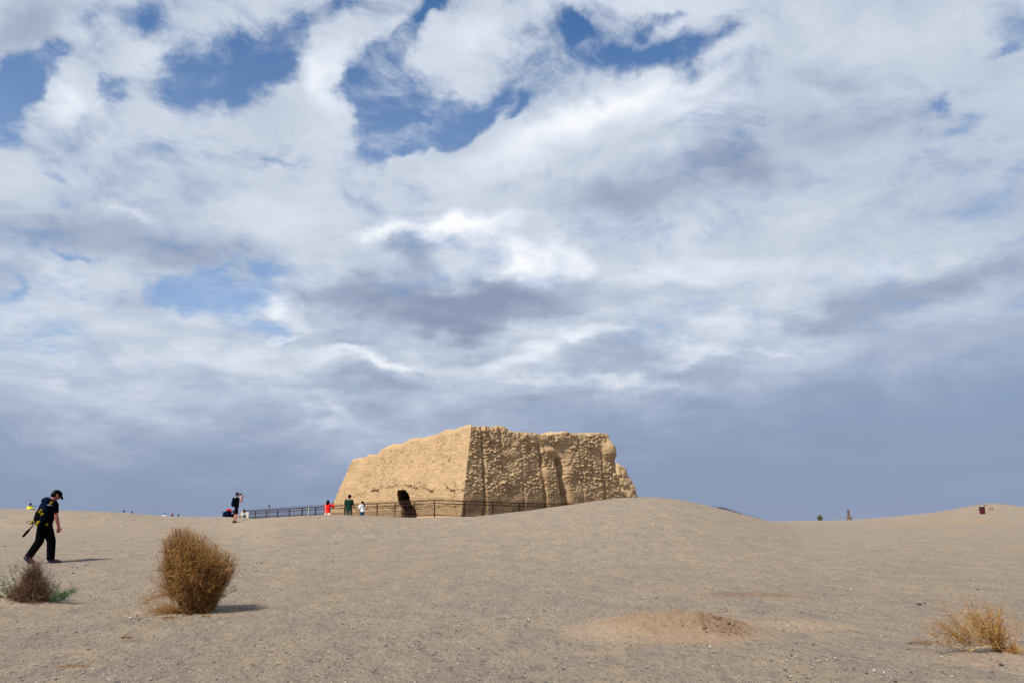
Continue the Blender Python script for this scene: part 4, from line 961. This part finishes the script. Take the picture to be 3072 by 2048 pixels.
def tone_mesh(name, parts):
    V = []; Q = []; T = []; A = []; n = 0
    for v, q, t, tone in parts:
        V.append(v); A.append(np.broadcast_to(tone, (len(v),)) if np.ndim(tone) == 0 else tone)
        if q is not None: Q.append(q + n)
        if t is not None: T.append(t + n)
        n += len(v)
    me = mesh_from(name, np.concatenate(V), np.concatenate(Q) if Q else None, np.concatenate(T) if T else None, False)
    a = me.attributes.new('tone', 'FLOAT', 'POINT'); a.data.foreach_set('value', np.concatenate(A).astype(np.float32))
    return me
def tone_material(name, stops, rough=.85, trans=0.0):
    m = bpy.data.materials.new(name); m.use_nodes = True; N = NB(m.node_tree); bs = m.node_tree.nodes['Principled BSDF']
    a = N.new('ShaderNodeAttribute'); a.attribute_name = 'tone'
    N.put(bs.inputs['Base Color'], N.ramp(a.outputs['Fac'], [(p, (*c, 1)) for p, c in stops])); bs.inputs['Roughness'].default_value = rough; bs.inputs['Specular IOR Level'].default_value = .15
    return m
M_DRY = tone_material('dry_golden_twigs', [(0, (.05, .022, .009)), (.35, (.165, .078, .024)), (.7, (.36, .182, .050)), (1, (.55, .34, .12))])
M_BRN = tone_material('dry_brown_twigs', [(0, (.03, .016, .012)), (.5, (.115, .062, .036)), (1, (.27, .17, .10))])
M_GLD = tone_material('dry_orange_twigs', [(0, (.09, .04, .014)), (.35, (.24, .12, .035)), (.7, (.38, .21, .065)), (1, (.50, .34, .14))])
M_GRN = tone_material('green_sprigs', [(0, (.02, .05, .025)), (.5, (.05, .12, .04)), (1, (.12, .20, .07))])
def bez(p0, p1, p2, K_):
    t = np.linspace(0, 1, K_)[None, :, None]; return p0[:, None] * (1 - t) ** 2 + p1[:, None] * 2 * t * (1 - t) + p2[:, None] * t * t
def wander(start, dirs, L, K_, curl, rg, grav=0.0):
    N_ = len(start); P_ = np.zeros((N_, K_, 3)); P_[:, 0] = start; d = dirs / np.linalg.norm(dirs, axis=1, keepdims=True); ax = rg.normal(size=(N_, 3)) * curl
    for k in range(1, K_):
        d = d + ax / K_ * 2 + rg.normal(size=(N_, 3)) * curl * .35; d[:, 2] += grav / K_
        d /= np.linalg.norm(d, axis=1, keepdims=True); P_[:, k] = P_[:, k - 1] + d * (L / (K_ - 1))[:, None]
    return P_
def per_strand(tone, K_): return np.repeat(tone, K_ * 3)
def flecks(C, size, rg, tone):
    """small seed husks / leaflets: tetrahedra"""
    N_ = len(C); off = rg.normal(size=(N_, 4, 3)) * size[:, None, None]
    V = (C[:, None] + off).reshape(-1, 3); b_ = np.arange(N_)[:, None] * 4
    t = np.concatenate([b_ + np.array([0, 1, 2]), b_ + np.array([0, 3, 1]), b_ + np.array([1, 3, 2]), b_ + np.array([2, 3, 0])])
    return V, None, t, np.repeat(tone, 4)
# --- the big tumbleweed-like bush
def env_bush(prof, depth_k, n1, n2, n3, seed, rs=.0022, l2=(.08, .22), curl=.7, base_r=.12, cx=0.0, droop=0.0, bias=.38):
    rg = np.random.default_rng(seed)
    hs_, cs, ws = [np.array(a) for a in zip(*prof)]
    def sample(n, k, hk=1.0):
        h = rg.uniform(hs_[0], hs_[-1], n * 3); w = np.interp(h, hs_, ws); keep = rg.uniform(0, ws.max(), n * 3) < w; h = h[keep][:n]; w = np.interp(h, hs_, ws); c = np.interp(h, hs_, cs)
        a = rg.uniform(0, 2 * math.pi, len(h)); r = rg.uniform(0, 1, len(h)) ** k
        lobe = 1 + .16 * perlin(np.cos(a) * 1.6, np.sin(a) * 1.6, h * 4 + seed) * 1.5
        return np.stack([c + w * r * np.cos(a) * lobe, w * depth_k * r * np.sin(a) * lobe, h], 1), h
    tip, _ = sample(n1, bias)
    n1 = len(tip); b0 = np.stack([rg.normal(cx, base_r, n1), rg.normal(0, base_r, n1), rg.uniform(-.03, .03, n1)], 1)
    mid = b0 * .5 + tip * .5; out = tip - b0; mid[:, 0] += out[:, 0] * .25; mid[:, 1] += out[:, 1] * .25; mid[:, 2] += rg.normal(0, .05, n1); mid += rg.normal(0, .035, (n1, 3))
    K1 = 9; P1 = bez(b0, mid, tip, K1); P1[:, 1:] += rg.normal(0, .006, (n1, K1 - 1, 3))
    r1 = np.linspace(.0055, .0018, K1)[None, :] * rg.uniform(.5, 1.2, (n1, 1))
    parts1 = tubes(P1, r1, seed)
    # twigs
    i = rg.integers(0, n1, n2); t = rg.uniform(.28, 1, n2) ** .7 * (K1 - 1); k = np.minimum(t.astype(int), K1 - 2); f = (t - k)[:, None]
    st = P1[i, k] * (1 - f) + P1[i, k + 1] * f; cen = np.stack([np.interp(st[:, 2], hs_, cs), np.zeros(n2), np.full(n2, hs_[-1] * .35)], 1)
    dr = (P1[i, k + 1] - P1[i, k]); dr /= np.linalg.norm(dr, axis=1, keepdims=True) + 1e-9; ov = st - cen; ov /= np.linalg.norm(ov, axis=1, keepdims=True) + 1e-9
    d2 = dr * .6 + ov * .45 + rg.normal(size=(n2, 3)) * .55
    K2 = 5; P2 = wander(st, d2, rg.uniform(*l2, n2), K2, curl, rg, droop); P2[..., 2] = np.maximum(P2[..., 2], .003)
    r2 = np.linspace(1, .45, K2)[None, :] * rg.uniform(.5, 1.1, (n2, 1)) * rs
    parts2 = tubes(P2, r2, seed + 1)
    tone2 = np.clip(rg.normal(.5, .2, n2) + .25 * perlin(P2[:, -1, 0] * 5, P2[:, -1, 1] * 5, P2[:, -1, 2] * 5), 0, 1)
    j = rg.integers(0, n2, n3); kk = rg.integers(1, K2, n3); C = P2[j, kk] + rg.normal(0, .004, (n3, 3))
    fl = flecks(C, rg.uniform(.0018, .0042, n3), rg, np.clip(tone2[j] + rg.normal(0, .2, n3), 0, 1))
    stems = tone_mesh('stem', [(parts1[0], parts1[1], None, per_strand(np.clip(rg.normal(.35, .2, n1), 0, 1), K1))])
    twigs = tone_mesh('twigs', [(parts2[0], parts2[1], None, per_strand(tone2, K2)), fl])
    return stems, twigs
sc_ = tbp.y / F * 1.02
def pr(rows, X0, Y0, k): return [((Y0 - Y) * k, ((a + b_) / 2 - X0) * k, (b_ - a) / 2 * k) for Y, a, b_ in rows]
tb = thing('thorn_bush', 'big rounded golden brown dry bush leaning left on the gravel behind its own shadow', 'bush', (tbp.x, tbp.y, tbp.z), 0)
prof = pr([(1845, 560, 620), (1815, 562, 628), (1780, 552, 644), (1748, 528, 660), (1715, 500, 667), (1690, 488, 664), (1665, 482, 656), (1642, 482, 636), (1622, 486, 604), (1604, 494, 568), (1590, 508, 536)], 575, 1843, sc_); prof = [(h * .93, c + (.02 if h < .3 else 0), w * 1.03) for h, c, w in prof]
st_, tw_ = env_bush(prof, 1.15, 1100, 32000, 40000, 31, rs=.0018, l2=(.06, .17), curl=1.15, cx=.05, base_r=.10, bias=.42)
obj('stems', st_, M_BRN, tb); obj('twigs', tw_, M_DRY, tb)
def spray(parent, name, seeds, mat, seed, n2=60, l2=(.04, .10), leaf=.004, nleaf=400, r=.0025, curl=.5, tone=.5, extra=None):
    """long loose shoots given as (start, mid, end) with side twigs and leaflets"""
    rg = np.random.default_rng(seed); S = np.array(seeds, float); K1 = 12
    P1 = bez(S[:, 0], S[:, 1], S[:, 2], K1); P1[:, 1:] += rg.normal(0, .004, (len(S), K1 - 1, 3)); v, q = tubes(P1, np.linspace(1, .4, K1)[None] * np.full((len(S), 1), r), seed)
    parts = [(v, q, None, per_strand(np.clip(rg.normal(tone - .1, .12, len(S)), 0, 1), K1))]
    if n2:
        i = rg.integers(0, len(S), n2); k = rg.integers(2, K1 - 1, n2); st = P1[i, k]; d = P1[i, k] - P1[i, k - 1]; d /= np.linalg.norm(d, axis=1, keepdims=True)
        P2 = wander(st, d * .9 + rg.normal(size=(n2, 3)) * .5, rg.uniform(*l2, n2), 5, curl, rg); v, q = tubes(P2, np.linspace(1, .4, 5)[None] * np.full((n2, 1), r * .6), seed + 1)
        parts.append((v, q, None, per_strand(np.clip(rg.normal(tone, .2, n2), 0, 1), 5)))
        j = rg.integers(0, n2, nleaf); C = P2[j, rg.integers(0, 5, nleaf)] + rg.normal(0, .003, (nleaf, 3))
        parts.append(flecks(C, rg.uniform(.4, 1.1, nleaf) * leaf, rg, np.clip(rg.normal(tone, .25, nleaf), 0, 1)))
    if extra is not None: parts.append(extra)
    return obj(name, tone_mesh(name, parts), mat, parent)
k_ = sc_
def L3(X, Y, X0=575, Y0=1843, y=0.0, k=None): kk = k or sc_; return ((X - X0) * kk, y, (Y0 - Y) * kk)
rgs = np.random.default_rng(3)
def fan(ax, ay, bx, by, n, spread, X0, Y0, k, yb=0.0, arch=.12, jit=.06):
    out = []
    for _ in range(n):
        s = np.array(L3(ax, ay, X0, Y0, yb, k)) + rgs.normal(0, .02, 3); e = np.array(L3(bx, by, X0, Y0, yb, k)) + rgs.normal(0, spread, 3) * np.array([1, 1.2, 1])
        s[2] = max(s[2], 0.005); e[2] = max(e[2], .005)
        m_ = (s + e) / 2 + np.array([0, 0, arch]) + rgs.normal(0, jit, 3) * .5; out.append((s, m_, e))
    return out
spray(tb, 'drooping_twigs', fan(560, 1800, 470, 1745, 26, .06, 575, 1843, k_, -.1, .04) + fan(555, 1790, 440, 1810, 26, .05, 575, 1843, k_, -.15, .14) + fan(560, 1830, 490, 1830, 60, .09, 575, 1843, k_, -.25, .05) + fan(540, 1810, 505, 1760, 12, .05, 575, 1843, k_, -.2, .03), M_DRY, 41, 800, (.05, .14), .003, 2400, .0022, .8, .55)
spray(tb, 'side_shoots', fan(620, 1815, 695, 1768, 5, .025, 575, 1843, k_, 0, -.02, .02) + fan(640, 1780, 680, 1720, 16, .05, 575, 1843, k_, 0, -.05, .04) + fan(600, 1835, 575, 1845, 12, .12, 575, 1843, k_, -.3, .04), M_DRY, 42, 180, (.03, .09), .0045, 700, .003, .5, .2)

# --- low bush at the left edge, with green shoots
lb = thing('thorn_bush', 'low brown conical dry bush with green shoots at the left edge', 'bush', (lbp.x, lbp.y, 0)); lb.location.z = lbp.z + .03
kl = lbp.y / F * 1.02; X0, Y0 = 60, 1815
prof = pr([(1815, 20, 160), (1795, 30, 150), (1770, 42, 135), (1745, 55, 118), (1720, 66, 108), (1695, 78, 98)], X0, Y0, kl)
st_, tw_ = env_bush(prof, .8, 420, 4200, 3000, 51, rs=.0021, cx=.1, base_r=.16, curl=.5, bias=.5)
obj('stems', st_, M_BRN, lb); obj('twigs', tw_, M_BRN, lb)
spray(lb, 'green_shoots', fan(50, 1805, 20, 1715, 4, .05, X0, Y0, kl, 0, -.05) + fan(40, 1805, -10, 1745, 6, .07, X0, Y0, kl, 0, -.03) + fan(30, 1812, -15, 1790, 6, .06, X0, Y0, kl, -.1, 0) + fan(150, 1808, 205, 1785, 16, .05, X0, Y0, kl, -.05, .02) + fan(150, 1808, 160, 1765, 5, .05, X0, Y0, kl, 0, 0), M_GRN, 52, 420, (.03, .10), .006, 2600, .0022, .4, .5)
spray(lb, 'loose_twigs', fan(115, 1800, 150, 1770, 12, .07, X0, Y0, kl, 0, .12) + fan(80, 1790, 45, 1710, 5, .06, X0, Y0, kl, 0, 0) + fan(120, 1780, 140, 1722, 3, .04, X0, Y0, kl, 0, 0), M_BRN, 53, 160, (.03, .12), .003, 300, .0022, .8, .4)

# --- sparse golden bush on its hummock at the right edge
rb = thing('thorn_bush', 'sparse golden dry bush fanning out of a sand hummock at the right edge', 'bush', (rbp.x, rbp.y, 0)); rb.location.z = float(terrain(rbp.x, rbp.y)) - .03
kr = rbp.y / F * .90; X0, Y0 = 2960, 1962; S = []
for ax, ay, bx, by, n, sp in ((2915, 1938, 2775, 1885, 9, .07), (2925, 1935, 2825, 1845, 14, .08), (2930, 1932, 2865, 1828, 12, .08), (2945, 1928, 2905, 1850, 10, .07), (2985, 1935, 2925, 1812, 16, .07), (2990, 1930, 2960, 1830, 18, .08), (2995, 1928, 2995, 1808, 16, .07), (3000, 1935, 3035, 1850, 22, .08), (3010, 1945, 3050, 1890, 22, .08), (3030, 1968, 3055, 1930, 20, .06), (2995, 1945, 3030, 1970, 10, .05)):
    S += fan(ax, ay, bx - 6, by + 12, n, sp * .85, X0, Y0, kr, rgs.uniform(-.1, .1), -.01, .05)
RG = np.random.default_rng(5)
C = np.array([s[0] * (1 - t) + s[2] * t for s in S for t in RG.uniform(.1, .8, 3)]) + RG.normal(0, .02, (len(S) * 3, 3))
spray(rb, 'stems', S, M_GLD, 61, 2500, (.04, .12), .0034, 6500, .0023, .45, .6, extra=flecks(C, RG.uniform(.003, .0065, len(C)), RG, np.full(len(C), .0)))
spray(rb, 'bleached_branch', [(L3(2902, 1945, X0, Y0, -.05, kr), L3(2950, 1925, X0, Y0, -.05, kr), L3(2990, 1935, X0, Y0, -.08, kr)), (L3(2975, 1915, X0, Y0, -.1, kr), L3(3000, 1955, X0, Y0, -.12, kr), L3(3015, 1965, X0, Y0, -.15, kr)), (L3(2880, 1958, X0, Y0, -.05, kr), L3(2895, 1940, X0, Y0, -.05, kr), L3(2920, 1935, X0, Y0, -.05, kr))], M_DRY, 63, 0, r=.004, tone=.95)
# --- far shrub on the skyline
fp = at(2460, 1560, 90); fz = float(terrain(fp.x, fp.y)); fb = thing('shrub', 'small olive shrub standing alone on the right skyline', 'shrub', (fp.x, fp.y, fz)); kf = 90 * .000398
prof = pr([(1563, 2457, 2463), (1559, 2454, 2467), (1554, 2452, 2469), (1549, 2452, 2469), (1545, 2454, 2464)], 2460, 1561.5, kf)
st_, tw_ = env_bush(prof, 1.0, 120, 2200, 3500, 71, rs=.005, l2=(.08, .2), curl=.4, base_r=.05, bias=.5)
M_OLV = tone_material('olive_twigs', [(0, (.05, .06, .035)), (.5, (.12, .13, .07)), (1, (.26, .25, .15))])
obj('stems', st_, M_BRN, fb); obj('twigs', tw_, M_OLV, fb)

# ------------------------------------------------------------------ stones
def stone_mesh(seed, flat=.6):
    rg = np.random.default_rng(seed); mb = MB(); mb.ell((0, 0, 0), (1, .8, flat), None, 9, 6); me = mb.mesh('stone', False)
    co = np.zeros(len(me.vertices) * 3, np.float32); me.vertices.foreach_get('co', co); co = co.reshape(-1, 3)
    co *= (1 + .5 * perlin(co[:, 0] * 1.3 + seed, co[:, 1] * 1.3, co[:, 2] * 1.3) + .25 * perlin(co[:, 0] * 3 + seed, co[:, 1] * 3, co[:, 2] * 3))[:, None]
    me.vertices.foreach_set('co', co.ravel()); me.update(); return me
M_DST = material('dark_stone', (.045, .043, .05), .8, .3, 9); M_WST = material('pale_stone', (.45, .44, .42), .8, .1, 9); M_CLOD = material('brown_clod', (.17, .10, .06), .95, .25, 9)
SM = [stone_mesh(i) for i in range(6)]
UNIQ = {(256, 1696): 'dark stone, the largest of the cluster right of the walking backpacker', (220, 1720): 'dark stone below the cluster right of the walking backpacker', (258, 1894): 'dark stone between the low left bush and the big bush, nearer the camera', (264, 1948): 'dark stone on the small pale sand patch near the lower left', (378, 1957): 'dark stone in the foreground straight below the white scrap of stone', (167, 2039): 'dark stone at the very bottom edge near the lower left corner', (2758, 1813): 'broad dark stone up left of the sparse golden bush', (2775, 1809): 'small round dark stone touching the right of the broad one near the golden bush', (2934, 1768): 'dark stone behind the top of the sparse golden bush', (3003, 1995): 'dark flat stone below the hummock of the golden bush', (2818, 1931): 'dark stone beside the foot of the sparse golden bush', (2356, 2012): 'large dark stone in the foreground right of the dug mound', (2315, 1983): 'dark stone between the dug mound and the large foreground stone', (391, 1853): 'whitish stone just left below the big thorn bush', (2113, 1886): 'big reddish clod low on the front of the dug mound', (2168, 1896): 'reddish clod at the front foot of the dug mound', (2186, 1867): 'dark clod on the right shoulder of the dug mound', (2156, 1852): 'largest clod near the top right of the dug mound', (2047, 1876): 'lone brown clod on the middle front of the dug mound'}
def stones(lst, mat, name, label, cat, group, sz):
    first = {}
    for i, (X, Y, w) in enumerate(lst):
        p = ground_at(X, Y); o = bpy.data.objects.new(name, SM[i % 6]); COL.objects.link(o)
        if len(o.data.materials) == 0: o.data.materials.append(mat)
        o.material_slots[0].link = 'OBJECT'; o.material_slots[0].material = mat
        r = w / 2 * p.y / F * sz; o.scale = (r, r, r * .9); o.location = (p.x, p.y, p.z + r * .25); o.rotation_euler = (0, 0, i * 1.7)
        tag(o, UNIQ.get((X, Y), label), cat, group)
stones([(217, 1701, 6), (256, 1696, 8), (220, 1720, 8), (230, 1704, 5), (14, 1639, 6), (116, 1672, 5), (51, 1863, 6), (258, 1894, 8), (264, 1948, 9), (378, 1957, 8), (167, 2039, 10), (292, 2027, 5), (650, 2039, 8), (618, 1888, 8), (2758, 1813, 13), (2775, 1809, 7), (2934, 1768, 8), (2818, 1931, 9), (3003, 1995, 14), (2725, 1948, 7), (1633, 1832, 7), (1644, 1919, 7), (2315, 1983, 10), (2356, 2012, 13), (1681, 1859, 6), (2278, 1805, 6), (1021, 1955, 8), (672, 1616, 5), (784, 1690, 6), (776, 1786, 5), (2030, 1700, 4), (1130, 1600, 5), (430, 2008, 7), (2600, 2020, 9), (2440, 1935, 6), (930, 1880, 5), (1340, 1990, 7)],
       M_DST, 'stone', 'tiny dark stone lying loose on the open gravel plain', 'stone', 'small dark stones scattered over the gravel plain', 1.0)
stones([(391, 1853, 8), (294, 1905, 6), (2058, 1933, 7), (2130, 1940, 8), (2360, 1978, 6), (2622, 2010, 8), (800, 2005, 6), (1240, 1935, 5)], M_WST, 'stone', 'small whitish stone lying loose on the gravel plain', 'stone', 'small whitish stones scattered over the gravel plain', 1.0)
stones([(2156, 1852, 16), (2186, 1867, 15), (2113, 1886, 17), (2168, 1896, 14), (2234, 1895, 10), (2246, 1898, 9), (2047, 1876, 9), (2151, 1839, 11), (2198, 1874, 12), (2130, 1842, 8), (2178, 1859, 10), (2161, 1858, 9), (2208, 1899, 10), (2150, 1876, 9), (2170, 1836, 9), (2140, 1850, 8), (2192, 1882, 8), (2215, 1880, 7), (2100, 1880, 8), (2125, 1862, 7), (2190, 1848, 7), (1999, 1830, 7), (2372, 1787, 9), (2402, 1838, 8), (2205, 1868, 8), (2143, 1868, 6), (2222, 1905, 7), (2120, 1895, 7)],
       M_CLOD, 'earth_clod', 'brown clod of dry earth lying on the right flank of the dug mound', 'clod', 'clods of dry earth on the dug mound', .9)
stones([(2972, 1528, 22), (2934, 1530, 12), (2956, 1517, 13)], M_CLOD, 'undercut_lump', 'brown lump standing in for the dark crumbled undercut beside the litter bin', 'clod', 'lumps standing in for the undercut by the litter bin', .6)  # brown lumps added in place of a dark hollow under the eroded edge
# gravel
def build_gravel():
    rg = np.random.default_rng(77); n = 80000
    th = rg.uniform(-.74, .74, n); r = 5.5 * (30 / 5.5) ** rg.uniform(0, 1, n)
    x = r * np.sin(th); y = r * np.cos(th)
    g = fbm(x / 1.4, y / 1.4, 3., 3) + .4 * fbm(x / 5, y / 5, 7., 2); keep = rg.uniform(-.35, .35, n) < g + .05
    md = (((x - MOUND.x) / 1.1) ** 2 + ((y - MOUND.y - .1) / .9) ** 2) < 1; keep &= ~(md & (rg.uniform(0, 1, n) < .7))
    x, y, r = x[keep], y[keep], r[keep]; n = len(x); z = terrain(x, y)
    s = np.clip(rg.lognormal(-5.05, .45, n), .003, .022)
    base = np.array([[1, 0, 0], [0, 1, 0], [-1, 0, 0], [0, -1, 0], [0, 0, .65], [0, 0, -.5]])
    V = base[None] * s[:, None, None] * rg.uniform(.6, 1.3, (n, 6, 3)); a = rg.uniform(0, 6.28, n); c, q_ = np.cos(a), np.sin(a)
    X_ = V[..., 0] * c[:, None] - V[..., 1] * q_[:, None]; Y_ = V[..., 0] * q_[:, None] + V[..., 1] * c[:, None]
    V = np.stack([X_ + x[:, None], Y_ + y[:, None], V[..., 2] + z[:, None] + s[:, None] * .2], -1).reshape(-1, 3)
    f = np.array([[0, 1, 4], [1, 2, 4], [2, 3, 4], [3, 0, 4], [1, 0, 5], [2, 1, 5], [3, 2, 5], [0, 3, 5]])
    T = (np.arange(n)[:, None, None] * 6 + f[None]).reshape(-1, 3)
    return tone_mesh('gravel', [(V, None, T, np.repeat(rg.uniform(0, 1, n), 6))])
M_GRAV = tone_material('mixed_gravel', [(0, (.04, .04, .048)), (.30, (.12, .11, .105)), (.6, (.24, .20, .16)), (.95, (.33, .28, .22)), (1, (.42, .40, .36))], .9)
gv = obj('gravel', build_gravel(), M_GRAV); tag(gv, 'loose grey and tan gravel strewn over the plain', 'gravel', kind='stuff')
# dead twigs blown on the ground
for i, (X, Y, L_) in enumerate(((505, 1856, .16), (2752, 1932, .18), (230, 2000, .20), (376, 1916, .08), (620, 1850, .10))):
    p = ground_at(X, Y); labs = ('brown dead twig lying in front of the big bush', 'thin dead twig lying left of the sparse golden bush', 'curled dead twig near the lower left corner', 'short dead twig on the gravel below the big bush', 'thin straw twig at the foot of the big bush')
    tw = thing('dead_twig', labs[i], 'twig', p); rg = np.random.default_rng(90 + i)
    S = [((-L_ * rg.uniform(.5, 1), rg.normal(0, .02), .006), (0, rg.normal(0, .05), .03), (L_ * rg.uniform(.5, 1), rg.normal(0, .04), .008)) for _ in range(4)]
    spray(tw, 'branch', S, M_DRY if i != 1 else M_BRN, 95 + i, 14, (.03, .07), .003, 20, .004, .5, .4)
for o in list(scene.objects):
    if o.type == 'MESH' and o.parent is not None: pass
